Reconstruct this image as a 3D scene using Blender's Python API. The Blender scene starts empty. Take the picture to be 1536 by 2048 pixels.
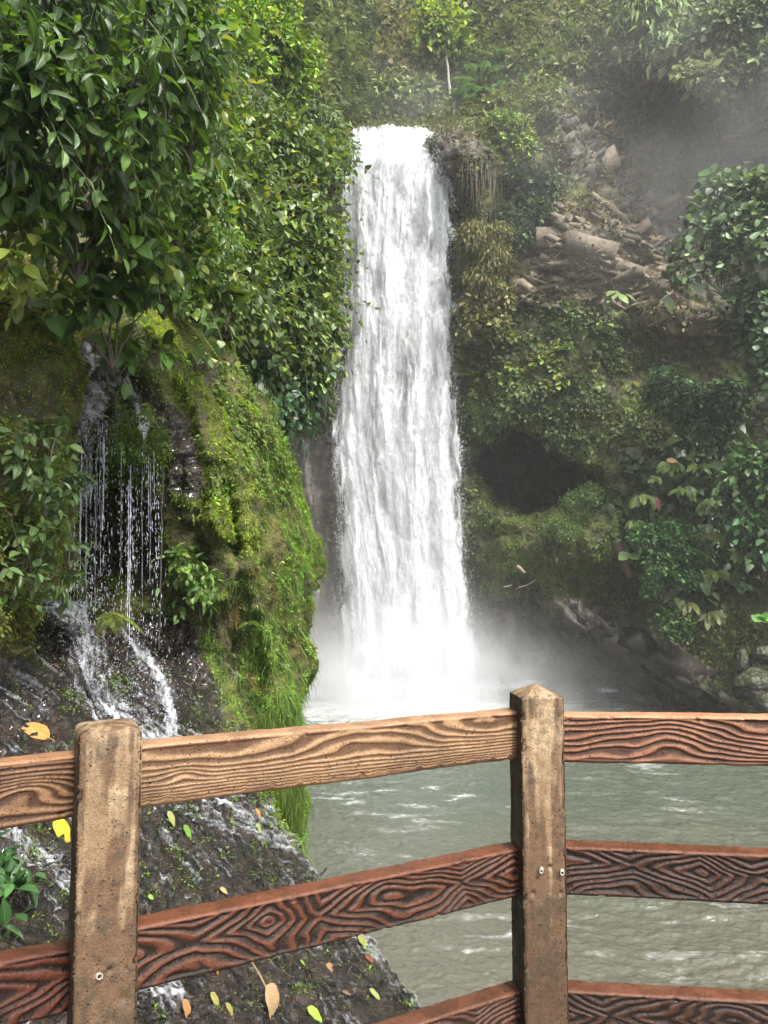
import bpy, math
import numpy as np
R_ = math.radians
rng = np.random.default_rng(11)
SC = bpy.context.scene
COL = SC.collection

# ------------------------------------------------------------------ camera
PITCH = R_(3.9); FPX = 1538.0; CAMZ = 7.0
cd = bpy.data.cameras.new("camera"); cam = bpy.data.objects.new("camera", cd); COL.objects.link(cam)
cam.location = (0, 0, CAMZ); cam.rotation_euler = (math.pi/2 + PITCH, 0, 0)
cd.sensor_fit = 'VERTICAL'; cd.sensor_height = 36.0; cd.sensor_width = 27.0
cd.lens = FPX/2048*36; cd.clip_start = 0.05; cd.clip_end = 1000
SC.camera = cam
# ------------------------------------------------------------------ world, sun, exposure
SUN_EL, SUN_AZ = R_(52), R_(146)           # azimuth measured from +Y clockwise: behind the camera, to the right
w = bpy.data.worlds.new("World"); SC.world = w; w.use_nodes = True
nt = w.node_tree; nt.nodes.clear()
sky = nt.nodes.new("ShaderNodeTexSky"); sky.sky_type = 'NISHITA'; sky.sun_disc = False
sky.sun_elevation = SUN_EL; sky.sun_rotation = SUN_AZ; sky.air_density = 1.0; sky.dust_density = 4.0; sky.ozone_density = 1.0
hs = nt.nodes.new("ShaderNodeHueSaturation"); hs.inputs['Saturation'].default_value = 0.22
bgn = nt.nodes.new("ShaderNodeBackground"); bgn.inputs[1].default_value = 0.15
wo = nt.nodes.new("ShaderNodeOutputWorld")
nt.links.new(sky.outputs[0], hs.inputs['Color']); nt.links.new(hs.outputs[0], bgn.inputs[0]); nt.links.new(bgn.outputs[0], wo.inputs[0])
sl = bpy.data.lights.new("sun", 'SUN'); sl.energy = 2.6; sl.angle = R_(12); sl.color = (1.0, 0.95, 0.86)
sun = bpy.data.objects.new("sun", sl); COL.objects.link(sun)
sun.rotation_euler = (math.pi/2 - SUN_EL, 0, math.pi - SUN_AZ)
SC.view_settings.view_transform = 'Standard'; SC.view_settings.look = 'None'
SC.view_settings.exposure = 1.42; SC.view_settings.gamma = 1.0
SC.cycles.use_denoising = True
SC.cycles.max_bounces = 7; SC.cycles.diffuse_bounces = 3; SC.cycles.glossy_bounces = 2
SC.cycles.transmission_bounces = 4; SC.cycles.volume_bounces = 3; SC.cycles.transparent_max_bounces = 10
SC.cycles.caustics_reflective = False; SC.cycles.caustics_refractive = False
SC.cycles.volume_step_rate = 1.0; SC.cycles.volume_max_steps = 128
SC.cycles.sample_clamp_indirect = 6.0

# ------------------------------------------------------------------ camera maths: photo pixel + distance along the view -> world
CP, SP = math.cos(PITCH), math.sin(PITCH)
def at(px, py, d):
    px, py, d = np.broadcast_arrays(np.asarray(px, float), np.asarray(py, float), np.asarray(d, float))
    x = (px-768)/FPX; y = (1024-py)/FPX
    return np.stack([d*x, d*(CP - y*SP), CAMZ + d*(SP + y*CP)], -1)
def proj(P):
    P = np.asarray(P, float); z = P[..., 2]-CAMZ
    d = P[..., 1]*CP + z*SP; u = -P[..., 1]*SP + z*CP
    d = np.maximum(d, 1e-3)
    return 768 + FPX*P[..., 0]/d, 1024 - FPX*u/d, d

# ------------------------------------------------------------------ noise
_p = rng.permutation(4096).astype(np.int64); _p = np.concatenate([_p, _p, _p])
_g = rng.normal(size=(4096, 3)); _g /= np.linalg.norm(_g, axis=1)[:, None]; _g = _g.astype(np.float32)
def pn(P, s=1.0, seed=0):
    """gradient noise, about -0.7..0.7; P (...,3), s scale or 3-vector"""
    Q = (np.asarray(P, np.float64)*np.asarray(s) + seed*17.31 + 1000.37)
    sh = Q.shape[:-1]; Q = Q.reshape(-1, 3)
    I = np.floor(Q).astype(np.int64); F = (Q-I).astype(np.float32); I &= 4095
    U = F*F*F*(F*(F*6-15)+10)
    out = np.zeros(len(Q), np.float32)
    for dx in (0, 1):
        wx = U[:, 0] if dx else 1-U[:, 0]; a = _p[(I[:, 0]+dx) & 4095]
        for dy in (0, 1):
            wy = U[:, 1] if dy else 1-U[:, 1]; b = _p[(a+I[:, 1]+dy) & 4095]
            for dz in (0, 1):
                wz = U[:, 2] if dz else 1-U[:, 2]; c = _p[(b+I[:, 2]+dz) & 4095]
                g = _g[c]
                out += wx*wy*wz*(g[:, 0]*(F[:, 0]-dx)+g[:, 1]*(F[:, 1]-dy)+g[:, 2]*(F[:, 2]-dz))
    return out.reshape(sh).astype(np.float64)*1.4
def fbm(P, s=1.0, o=4, seed=0, gain=0.5, ridge=False):
    r = 0; a = 1; t = 0; s = np.asarray(s, float)
    for i in range(o):
        n = pn(P, s*(2.03**i), seed+i*3.7)
        if ridge: n = 0.5-np.abs(n)*1.4
        r = r + a*n; t += a; a *= gain
    return r/t
def sst(a, b, x):
    t = np.clip((x-a)/(b-a), 0, 1); return t*t*(3-2*t)
def lerp(a, b, t): return a+(b-a)*t
def mix3(A, B, t): return A+(B-A)*np.asarray(t)[..., None]
def poly_sd(px, py, poly):
    """signed distance in pixels to a polygon, positive inside"""
    P = np.asarray(poly, float); n = len(P)
    ins = np.zeros(px.shape, bool); dm = np.full(px.shape, 1e18)
    for i in range(n):
        x0, y0 = P[i]; x1, y1 = P[(i+1) % n]
        c = ((y0 > py) != (y1 > py))
        with np.errstate(divide='ignore', invalid='ignore'):
            xi = (x1-x0)*(py-y0)/(y1-y0+1e-12)+x0
        ins ^= c & (px < xi)
        dx, dy = x1-x0, y1-y0; t = np.clip(((px-x0)*dx+(py-y0)*dy)/(dx*dx+dy*dy+1e-9), 0, 1)
        dm = np.minimum(dm, (px-x0-t*dx)**2+(py-y0-t*dy)**2)
    return np.where(ins, 1, -1)*np.sqrt(dm)
def line_d(px, py, pts):
    dm = np.full(px.shape, 1e18); P = np.asarray(pts, float)
    for i in range(len(P)-1):
        x0, y0 = P[i]; x1, y1 = P[i+1]; dx, dy = x1-x0, y1-y0
        t = np.clip(((px-x0)*dx+(py-y0)*dy)/(dx*dx+dy*dy+1e-9), 0, 1)
        dm = np.minimum(dm, (px-x0-t*dx)**2+(py-y0-t*dy)**2)
    return np.sqrt(dm)
def facets(P, size, seed, tilt=.5):
    """broken-rock relief: each cell of a jittered lattice is a flat face with its own height and slant"""
    Q = P/np.asarray(size, float); sh = Q.shape[:-1]; Q = Q.reshape(-1, 3); I = np.floor(Q).astype(np.int64)
    bd = np.full(len(Q), 1e9); out = np.zeros(len(Q))
    for a in (-1, 0, 1):
        for b in (-1, 0, 1):
            for c in (-1, 0, 1):
                J = I+np.array([a, b, c]); h = _p[(_p[(_p[(J[:, 0]+seed*7) & 4095]+J[:, 1]) & 4095]+J[:, 2]) & 4095]
                g = _g[h].astype(float); ctr = J+.5+.55*g; d = ((Q-ctr)**2).sum(1)
                v = _g[(h+77) & 4095][:, 0]*.7+tilt*((Q-ctr)*_g[(h+33) & 4095]).sum(1)
                m = d < bd; bd = np.where(m, d, bd); out = np.where(m, v, out)
    return out.reshape(sh)
def path_sd(px, py, pts):
    """distance, arc length and signed offset of pixels from a path"""
    bd = np.full(px.shape, 1e18); arc = np.zeros(px.shape); off = np.zeros(px.shape); L0 = 0; P = np.asarray(pts, float)
    for i in range(len(P)-1):
        x0, y0 = P[i]; x1, y1 = P[i+1]; dx, dy = x1-x0, y1-y0; l = math.hypot(dx, dy)
        t = np.clip(((px-x0)*dx+(py-y0)*dy)/(l*l), 0, 1); ex, ey = px-x0-t*dx, py-y0-t*dy; d = ex*ex+ey*ey; m = d < bd
        bd = np.where(m, d, bd); arc = np.where(m, L0+t*l, arc); off = np.where(m, (dx*ey-dy*ex)/l, off); L0 += l
    return np.sqrt(bd), arc, off
def crv(x, xs, ys):
    """smooth 1-D interpolation (monotone-ish cubic)"""
    xs = np.asarray(xs, float); ys = np.asarray(ys, float); x = np.asarray(x, float)
    m = np.gradient(ys, xs); xc = np.clip(x, xs[0], xs[-1])
    i = np.clip(np.searchsorted(xs, xc)-1, 0, len(xs)-2)
    h = xs[i+1]-xs[i]; t = (xc-xs[i])/h
    return ((2*t**3-3*t**2+1)*ys[i]+(t**3-2*t**2+t)*h*m[i]+(-2*t**3+3*t**2)*ys[i+1]+(t**3-t**2)*h*m[i+1])
def ctrl(px, py, cols, rows, D):
    """depth from a control table by separable cubic; px,py 2-D grids of equal shape"""
    D = np.asarray(D, float)
    tmp = np.stack([crv(py, rows, D[:, j]) for j in range(D.shape[1])], -1)
    cols = np.asarray(cols, float); xc = np.clip(px, cols[0], cols[-1])
    i = np.clip(np.searchsorted(cols, xc)-1, 0, len(cols)-2)
    M = np.gradient(tmp, cols, axis=-1)
    g = lambda A, k: np.take_along_axis(A, k[..., None], -1)[..., 0]
    h = cols[i+1]-cols[i]; t = (xc-cols[i])/h
    return ((2*t**3-3*t**2+1)*g(tmp, i)+(t**3-2*t**2+t)*h*g(M, i)+(-2*t**3+3*t**2)*g(tmp, i+1)+(t**3-t**2)*h*g(M, i+1))

# ------------------------------------------------------------------ mesh helpers
def mesh(name, V, faces, mat=None, parent=None, col=None, attrs=None, uv=None, smooth=True, loc=None):
    V = np.ascontiguousarray(np.asarray(V, np.float32).reshape(-1, 3))
    if not isinstance(faces, (list, tuple)): faces = [faces]
    faces = [np.asarray(f, np.int32) for f in faces if len(f)]
    me = bpy.data.meshes.new(name)
    me.vertices.add(len(V)); me.vertices.foreach_set("co", V.ravel())
    li = np.concatenate([f.ravel() for f in faces]); tot = np.concatenate([np.full(len(f), f.shape[1], np.int32) for f in faces])
    st = np.concatenate([[0], np.cumsum(tot)[:-1]]).astype(np.int32)
    me.loops.add(len(li)); me.loops.foreach_set("vertex_index", li)
    me.polygons.add(len(tot)); me.polygons.foreach_set("loop_start", st); me.polygons.foreach_set("loop_total", tot)
    if smooth: me.polygons.foreach_set("use_smooth", np.ones(len(tot), bool))
    if col is not None:
        a = me.color_attributes.new("Col", 'FLOAT_COLOR', 'POINT')
        c = np.ones((len(V), 4), np.float32); c[:, :3] = np.asarray(col, np.float32).reshape(-1, 3); a.data.foreach_set("color", c.ravel())
    for k, v in (attrs or {}).items():
        a = me.attributes.new(k, 'FLOAT', 'POINT'); a.data.foreach_set("value", np.asarray(v, np.float32).ravel())
    if uv is not None:
        u = me.uv_layers.new(name="UVMap"); u.data.foreach_set("uv", np.asarray(uv, np.float32)[li].ravel())
    me.update(); me.validate(clean_customdata=False)
    if mat: me.materials.append(mat)
    o = bpy.data.objects.new(name, me); COL.objects.link(o)
    if parent: o.parent = parent
    if loc is not None: o.location = loc
    return o
def gridf(r, c, off=0, wrap=False):
    i = np.arange(r-1)[:, None]; j = np.arange(c if wrap else c-1)[None, :]; j2 = (j+1) % c
    return (np.stack([i*c+j, i*c+j2, (i+1)*c+j2, (i+1)*c+j], -1)+off).reshape(-1, 4)
def tag(o, label=None, cat=None, group=None, kind=None):
    if label: o['label'] = label
    if cat: o['category'] = cat
    if group: o['group'] = group
    if kind: o['kind'] = kind
    return o
def empty(name, loc, label, cat, group=None):
    o = bpy.data.objects.new(name, None); COL.objects.link(o); o.location = loc; o.empty_display_size = 0.1
    return tag(o, label, cat, group)
def copy_tree(src, loc, rz=0, sc=1.0, label=None, tilt=(0, 0)):
    r = src.copy(); COL.objects.link(r); r.location = loc; r.rotation_euler = (tilt[0], tilt[1], rz)
    r.scale = (sc, sc, sc) if np.isscalar(sc) else sc
    if label: r['label'] = label
    for ch in list(src.children):
        c = ch.copy(); COL.objects.link(c); c.parent = r
        for g in ch.children:
            d = g.copy(); COL.objects.link(d); d.parent = c
    return r
def normals(G):
    """per-vertex normals of a (r,c,3) grid"""
    du = np.gradient(G, axis=1); dv = np.gradient(G, axis=0)
    n = np.cross(du, dv); return n/(np.linalg.norm(n, axis=-1, keepdims=True)+1e-12)
def unit(v): return v/(np.linalg.norm(v, axis=-1, keepdims=True)+1e-9)

class Tubes:
    def __init__(s): s.V = []; s.F = []; s.C = []; s.n = 0
    def add(s, pts, rad, seg=6, col=(.1, .08, .05)):
        P = np.asarray(pts, float); r = np.broadcast_to(np.asarray(rad, float), (len(P),))
        T = unit(np.gradient(P, axis=0)); ref = np.array([0, 0, 1.]) if abs(T[0][2]) < .9 else np.array([1., 0, 0])
        X = unit(np.cross(T, ref)); Y = np.cross(T, X); a = np.arange(seg)*2*math.pi/seg
        V = P[:, None]+r[:, None, None]*(np.cos(a)[None, :, None]*X[:, None]+np.sin(a)[None, :, None]*Y[:, None])
        s.V.append(V.reshape(-1, 3)); s.F.append(gridf(len(P), seg, s.n, True)); s.C.append(np.tile(np.asarray(col, float), (len(P)*seg, 1)))
        s.n += len(P)*seg
    def build(s, name, mat, parent=None, loc=None):
        return mesh(name, np.concatenate(s.V), np.concatenate(s.F), mat, parent, col=np.concatenate(s.C), loc=loc)
def bend(a, b, n=6, sag=0.0, jit=0.0):
    t = np.linspace(0, 1, n)[:, None]; a = np.asarray(a, float); b = np.asarray(b, float)
    P = a+(b-a)*t; P[:, 2] += (sag*4*t*(1-t))[:, 0]
    if jit: P[1:-1] += rng.normal(size=(n-2, 3))*jit
    return P

# ------------------------------------------------------------------ materials
def newmat(name):
    m = bpy.data.materials.new(name); m.use_nodes = True; n = m.node_tree; n.nodes.clear()
    return m, n
def N(n, t, **k):
    x = n.nodes.new(t)
    for a, b in k.items():
        if a.startswith('_'): setattr(x, a[1:], b)
        else:
            key = a.replace('__', ' ')
            x.inputs[int(key[1:]) if key[0] == 'i' and key[1:].isdigit() else key].default_value = b
    return x
def leaf_mat(name, rough=.38, transl=.3, vein=0.0, bump=0.0, spec=.5, sat=1.0, coat=0.0):
    m, n = newmat(name); L = n.links.new
    at_ = N(n, 'ShaderNodeVertexColor', _layer_name='Col')
    isl = N(n, 'ShaderNodeNewGeometry')
    hsv = N(n, 'ShaderNodeHueSaturation')
    mr = N(n, 'ShaderNodeMapRange', **{'To__Min': .72, 'To__Max': 1.3}); L(isl.outputs['Random Per Island'], mr.inputs['Value'])
    L(mr.outputs[0], hsv.inputs['Value']); L(at_.outputs[0], hsv.inputs['Color']); hsv.inputs['Saturation'].default_value = sat
    col = hsv.outputs[0]
    p = N(n, 'ShaderNodeBsdfPrincipled', Roughness=rough); p.inputs['Specular IOR Level'].default_value = spec
    if coat: p.inputs['Coat Weight'].default_value = coat; p.inputs['Coat Roughness'].default_value = .15
    if vein:
        uv = N(n, 'ShaderNodeUVMap'); sx = N(n, 'ShaderNodeSeparateXYZ'); L(uv.outputs[0], sx.inputs[0])
        ab = N(n, 'ShaderNodeMath', _operation='ABSOLUTE'); L(sx.outputs[0], ab.inputs[0])
        k = N(n, 'ShaderNodeMath', _operation='MULTIPLY_ADD', i1=-.55); L(ab.outputs[0], k.inputs[0]); L(sx.outputs[1], k.inputs[2])
        s = N(n, 'ShaderNodeMath', _operation='MULTIPLY', i1=52.0); L(k.outputs[0], s.inputs[0])
        si = N(n, 'ShaderNodeMath', _operation='SINE'); L(s.outputs[0], si.inputs[0])
        mid = N(n, 'ShaderNodeMapRange', **{'From__Min': 0.02, 'From__Max': .09, 'To__Min': 1.0, 'To__Max': 0.0}); L(ab.outputs[0], mid.inputs['Value'])
        hh = N(n, 'ShaderNodeMath', _operation='SUBTRACT'); L(si.outputs[0], hh.inputs[0]); 
        m2 = N(n, 'ShaderNodeMath', _operation='MULTIPLY', i1=2.5); L(mid.outputs[0], m2.inputs[0]); L(m2.outputs[0], hh.inputs[1])
        b = N(n, 'ShaderNodeBump', Strength=vein, Distance=.003); L(hh.outputs[0], b.inputs['Height']); L(b.outputs[0], p.inputs['Normal'])
        mc = N(n, 'ShaderNodeMix', _data_type='RGBA', _blend_type='MIX'); L(mid.outputs[0], mc.inputs[0])
        mm = N(n, 'ShaderNodeMath', _operation='MULTIPLY', i1=.45); L(mid.outputs[0], mm.inputs[0]); L(mm.outputs[0], mc.inputs[0])
        L(col, mc.inputs[6]); mc.inputs[7].default_value = (.25, .34, .1, 1); col = mc.outputs[2]
    L(col, p.inputs['Base Color'])
    o = N(n, 'ShaderNodeOutputMaterial')
    if transl:
        tr = N(n, 'ShaderNodeBsdfTranslucent'); h2 = N(n, 'ShaderNodeHueSaturation', Hue=.485, Saturation=1.15, Value=1.6); L(col, h2.inputs['Color']); L(h2.outputs[0], tr.inputs[0])
        mx = N(n, 'ShaderNodeMixShader', i0=transl); L(p.outputs[0], mx.inputs[1]); L(tr.outputs[0], mx.inputs[2]); L(mx.outputs[0], o.inputs[0])
    else: L(p.outputs[0], o.inputs[0])
    return m
def rock_mat(name, rough=(.35, .8), bscale=6.0, bstr=.6, bdist=.05, detail=8, fine=None):
    m, n = newmat(name); L = n.links.new
    c = N(n, 'ShaderNodeVertexColor', _layer_name='Col'); tc = N(n, 'ShaderNodeTexCoord')
    n1 = N(n, 'ShaderNodeTexNoise', Scale=bscale, Detail=detail, Roughness=.65); L(tc.outputs['Object'], n1.inputs['Vector'])
    mr = N(n, 'ShaderNodeMapRange', **{'From__Min': .3, 'From__Max': .7, 'To__Min': .62, 'To__Max': 1.38}); L(n1.outputs[0], mr.inputs['Value'])
    h = N(n, 'ShaderNodeHueSaturation'); L(c.outputs[0], h.inputs['Color']); L(mr.outputs[0], h.inputs['Value'])
    wet = N(n, 'ShaderNodeAttribute', _attribute_name='wet')
    n2 = N(n, 'ShaderNodeTexNoise', Scale=bscale*2.3, Detail=3.0); L(tc.outputs['Object'], n2.inputs['Vector'])
    wm = N(n, 'ShaderNodeMath', _operation='MULTIPLY'); L(wet.outputs['Fac'], wm.inputs[0])
    r2 = N(n, 'ShaderNodeMapRange', **{'From__Min': .35, 'From__Max': .55}); L(n2.outputs[0], r2.inputs['Value']); L(r2.outputs[0], wm.inputs[1])
    r = N(n, 'ShaderNodeMapRange', **{'To__Min': rough[1], 'To__Max': rough[0]}); L(wm.outputs[0], r.inputs['Value'])
    p = N(n, 'ShaderNodeBsdfPrincipled'); L(h.outputs[0], p.inputs['Base Color']); L(r.outputs[0], p.inputs['Roughness'])
    if fine:
        cw_ = N(n, 'ShaderNodeMath', _operation='MULTIPLY', i1=.65); L(wm.outputs[0], cw_.inputs[0]); L(cw_.outputs[0], p.inputs['Coat Weight']); p.inputs['Coat Roughness'].default_value = .04
    nw = N(n, 'ShaderNodeTexNoise', Scale=bscale*.6, Detail=3.0); L(tc.outputs['Object'], nw.inputs['Vector'])
    vx = N(n, 'ShaderNodeMix', _data_type='VECTOR'); vx.inputs[0].default_value = .35; L(tc.outputs['Object'], vx.inputs[4]); L(nw.outputs['Color'], vx.inputs[5])
    v = N(n, 'ShaderNodeTexNoise', Scale=bscale*2.2, Detail=6.0, Roughness=.7); v.noise_type = 'RIDGED_MULTIFRACTAL'; L(vx.outputs[1], v.inputs['Vector'])
    vm = N(n, 'ShaderNodeMath', _operation='MULTIPLY', i1=.25); L(v.outputs[0], vm.inputs[0])
    ad = N(n, 'ShaderNodeMath', _operation='ADD'); L(n1.outputs[0], ad.inputs[0]); L(vm.outputs[0], ad.inputs[1])
    b = N(n, 'ShaderNodeBump', Strength=bstr, Distance=bdist); L(ad.outputs[0], b.inputs['Height']); last = b
    if fine:
        n3 = N(n, 'ShaderNodeTexNoise', Scale=fine, Detail=3.0, Roughness=.6); L(tc.outputs['Object'], n3.inputs['Vector'])
        b2 = N(n, 'ShaderNodeBump', Strength=1.0, Distance=.03); L(n3.outputs[0], b2.inputs['Height']); L(b.outputs[0], b2.inputs['Normal']); last = b2
    L(last.outputs[0], p.inputs['Normal'])
    o = N(n, 'ShaderNodeOutputMaterial'); L(p.outputs[0], o.inputs[0]); return m
def foam_mat(name, col=(.86, .88, .9), scale=(2, 2, .5), lo=.35, hi=.6, det=6, transl=.35, attr='foam', maxop=1.0):
    """white falling water: opacity = how much foam the sheet carries"""
    m, n = newmat(name); L = n.links.new
    a = N(n, 'ShaderNodeAttribute', _attribute_name=attr); tc = N(n, 'ShaderNodeTexCoord'); mp = N(n, 'ShaderNodeMapping'); mp.inputs['Scale'].default_value = scale
    L(tc.outputs['Object'], mp.inputs[0]); ns = N(n, 'ShaderNodeTexNoise', Scale=1.0, Detail=det, Roughness=.7); L(mp.outputs[0], ns.inputs['Vector'])
    s = N(n, 'ShaderNodeMath', _operation='ADD'); L(a.outputs['Fac'], s.inputs[0]); L(ns.outputs[0], s.inputs[1])
    r = N(n, 'ShaderNodeMapRange', **{'From__Min': .5+lo, 'From__Max': .5+hi}); r.interpolation_type = 'SMOOTHSTEP'; L(s.outputs[0], r.inputs['Value'])
    df = N(n, 'ShaderNodeBsdfPrincipled', Roughness=.5); df.inputs['Base Color'].default_value = (*col, 1)
    b = N(n, 'ShaderNodeBump', Strength=.25, Distance=.10); L(ns.outputs[0], b.inputs['Height']); L(b.outputs[0], df.inputs['Normal'])
    tl = N(n, 'ShaderNodeBsdfTranslucent'); tl.inputs[0].default_value = (*col, 1)
    mx = N(n, 'ShaderNodeMixShader', i0=transl); L(df.outputs[0], mx.inputs[1]); L(tl.outputs[0], mx.inputs[2])
    tr = N(n, 'ShaderNodeBsdfTransparent'); mo = N(n, 'ShaderNodeMath', _operation='MULTIPLY', i1=maxop); L(r.outputs[0], mo.inputs[0]); m2 = N(n, 'ShaderNodeMixShader'); L(mo.outputs[0], m2.inputs[0]); L(tr.outputs[0], m2.inputs[1]); L(mx.outputs[0], m2.inputs[2])
    o = N(n, 'ShaderNodeOutputMaterial'); L(m2.outputs[0], o.inputs[0]); return m
def plain(name, col, rough=.5, spec=.5):
    m, n = newmat(name); p = N(n, 'ShaderNodeBsdfPrincipled', Roughness=rough); p.inputs['Specular IOR Level'].default_value = spec
    tc = N(n, 'ShaderNodeTexCoord'); ns = N(n, 'ShaderNodeTexNoise', Scale=30.0, Detail=4.0); n.links.new(tc.outputs['Object'], ns.inputs[0])
    mx = N(n, 'ShaderNodeMix', _data_type='RGBA'); mx.inputs[6].default_value = (*[c*.7 for c in col], 1); mx.inputs[7].default_value = (*[min(1, c*1.2) for c in col], 1)
    n.links.new(ns.outputs[0], mx.inputs[0]); n.links.new(mx.outputs[2], p.inputs['Base Color'])
    o = N(n, 'ShaderNodeOutputMaterial'); n.links.new(p.outputs[0], o.inputs[0]); return m
def bark_mat():
    m, n = newmat("bark"); L = n.links.new
    c = N(n, 'ShaderNodeVertexColor', _layer_name='Col'); tc = N(n, 'ShaderNodeTexCoord'); ns = N(n, 'ShaderNodeTexNoise', Scale=25.0, Detail=5.0); L(tc.outputs['Object'], ns.inputs[0])
    h = N(n, 'ShaderNodeHueSaturation'); L(c.outputs[0], h.inputs['Color']); mr = N(n, 'ShaderNodeMapRange', **{'To__Min': .5, 'To__Max': 1.5}); L(ns.outputs[0], mr.inputs[0]); L(mr.outputs[0], h.inputs['Value'])
    p = N(n, 'ShaderNodeBsdfPrincipled', Roughness=.7); L(h.outputs[0], p.inputs['Base Color'])
    b = N(n, 'ShaderNodeBump', Strength=.6, Distance=.01); L(ns.outputs[0], b.inputs['Height']); L(b.outputs[0], p.inputs['Normal'])
    o = N(n, 'ShaderNodeOutputMaterial'); L(p.outputs[0], o.inputs[0]); return m
M_LEAF = leaf_mat("leaf", rough=.42, transl=.25)
M_LEAFN = leaf_mat("glossy_leaf", rough=.30, transl=.28, vein=.5, spec=.6)
M_MOSS = leaf_mat("moss", rough=.75, transl=.35, spec=.25)
M_FARL = leaf_mat("far_leaf", rough=.6, transl=.25, spec=.3)
M_ROCKN = rock_mat("wet_rock", rough=(.05, .30), bscale=7.0, bstr=.9, bdist=.06, fine=70.0)
M_ROCKF = rock_mat("cliff_rock", rough=(.25, .85), bscale=2.4, bstr=.9, bdist=.09)
M_BARK = bark_mat()

# ------------------------------------------------------------------ leaf templates: base at 0, tip +Y, face +Z, length 1
def tmpl_diamond(w=.26, fold=.07, droop=.08):
    V = [(0, 0, 0), (w, .42, fold), (0, 1, -droop), (-w, .42, fold)]
    return np.array(V, float), np.array([(0, 1, 2), (0, 2, 3)]), np.array([(0, 0), (1, .42), (0, 1), (-1, .42)], float)
def tmpl_leaf(rows=5, w=.27, fold=.06, droop=.18, peak=.42, cols=3, wav=0.0):
    V = []; UV = []
    t = np.linspace(0, 1, rows)
    for i, v in enumerate(t):
        hw = w*(math.sin(math.pi*v**(math.log(.5)/math.log(peak))))**.75 if 0 < v < 1 else 0.006
        for c in np.linspace(-1, 1, cols):
            V.append((hw*c, v, fold*abs(c)*(1 if hw > .02 else 0)*(hw/w) - droop*v*v + wav*math.sin(v*17+c*2)*abs(c)*.5)); UV.append((c, v))
    return np.array(V), gridf(rows, cols), np.array(UV, float)
T_D = tmpl_diamond(); T_DW = tmpl_diamond(.36, .09, .12); T_DN = tmpl_diamond(.12, .03, .2)
T_L = tmpl_leaf(4, .28); T_B = tmpl_leaf(8, .27, .07, .22, .40, 5, .012); T_H = tmpl_leaf(7, .33, .05, .2, .3, 3)
T_BAN = tmpl_leaf(9, .17, .04, .45, .5, 3, .02)
T_ROUND = tmpl_leaf(7, .46, .05, .12, .45, 5, .02)
T_BLADE = (np.array([(-.06, 0, 0), (.06, 0, 0), (0, 1, -.15)], float), np.array([(0, 1, 2)]), np.array([(-1, 0), (1, 0), (0, 1)], float))
def inst(T, P, D, U, S, W=None, col=None, name=None, mat=None, parent=None, loc=None, smooth=True):
    """one mesh of many leaves: P base points, D tip directions, U up (face) hints, S lengths, W width factors"""
    V, F, UV = T; n = len(P); D = unit(np.asarray(D, float)); X = unit(np.cross(D, U)); Z = np.cross(X, D)
    S = np.broadcast_to(np.asarray(S, float), (n,)); W = np.ones(n) if W is None else np.broadcast_to(np.asarray(W, float), (n,))
    out = P[:, None]+S[:, None, None]*(V[None, :, 0, None]*W[:, None, None]*X[:, None]+V[None, :, 1, None]*D[:, None]+V[None, :, 2, None]*Z[:, None])
    k = len(V); FF = (F[None]+(np.arange(n)*k)[:, None, None]).reshape(-1, F.shape[1])
    res = dict(V=out.reshape(-1, 3), F=FF, uv=np.tile(UV, (n, 1)), col=np.repeat(np.broadcast_to(np.asarray(col, float), (n, 3)), k, 0) if col is not None else None)
    if name: return mesh(name, res['V'], res['F'], mat, parent, col=res['col'], uv=res['uv'], smooth=smooth, loc=loc)
    return res
def merge(name, parts, mat, parent=None, loc=None):
    off = 0; F = []
    for r in parts: F.append(r['F']+off); off += len(r['V'])
    return mesh(name, np.concatenate([r['V'] for r in parts]), F, mat, parent, col=np.concatenate([r['col'] for r in parts]), uv=np.concatenate([r['uv'] for r in parts]), loc=loc)
def rv(n, s=1.0): return rng.normal(size=(n, 3))*s

# ------------------------------------------------------------------ terrain: the rock wall behind the fall, the valley side and the near bank
def axis(segs):
    out = []
    for a, b, s in segs: out.append(np.arange(a, b, s))
    out.append([segs[-1][1]]); return np.concatenate(out).astype(float)
def ell(px, py, cx, cy, rx, ry, rot=0.0, e=2.0):
    c, s = math.cos(R_(rot)), math.sin(R_(rot)); dx, dy = px-cx, py-cy
    a = (dx*c+dy*s)/rx; b = (-dx*s+dy*c)/ry
    return np.sqrt(a*a+b*b)
def facing(G):
    n = normals(G); c = G[G.shape[0]//2, G.shape[1]//3]
    return n if (n[G.shape[0]//2, G.shape[1]//3]*(np.array([0, 0, CAMZ])-c)).sum() > 0 else -n
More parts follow.
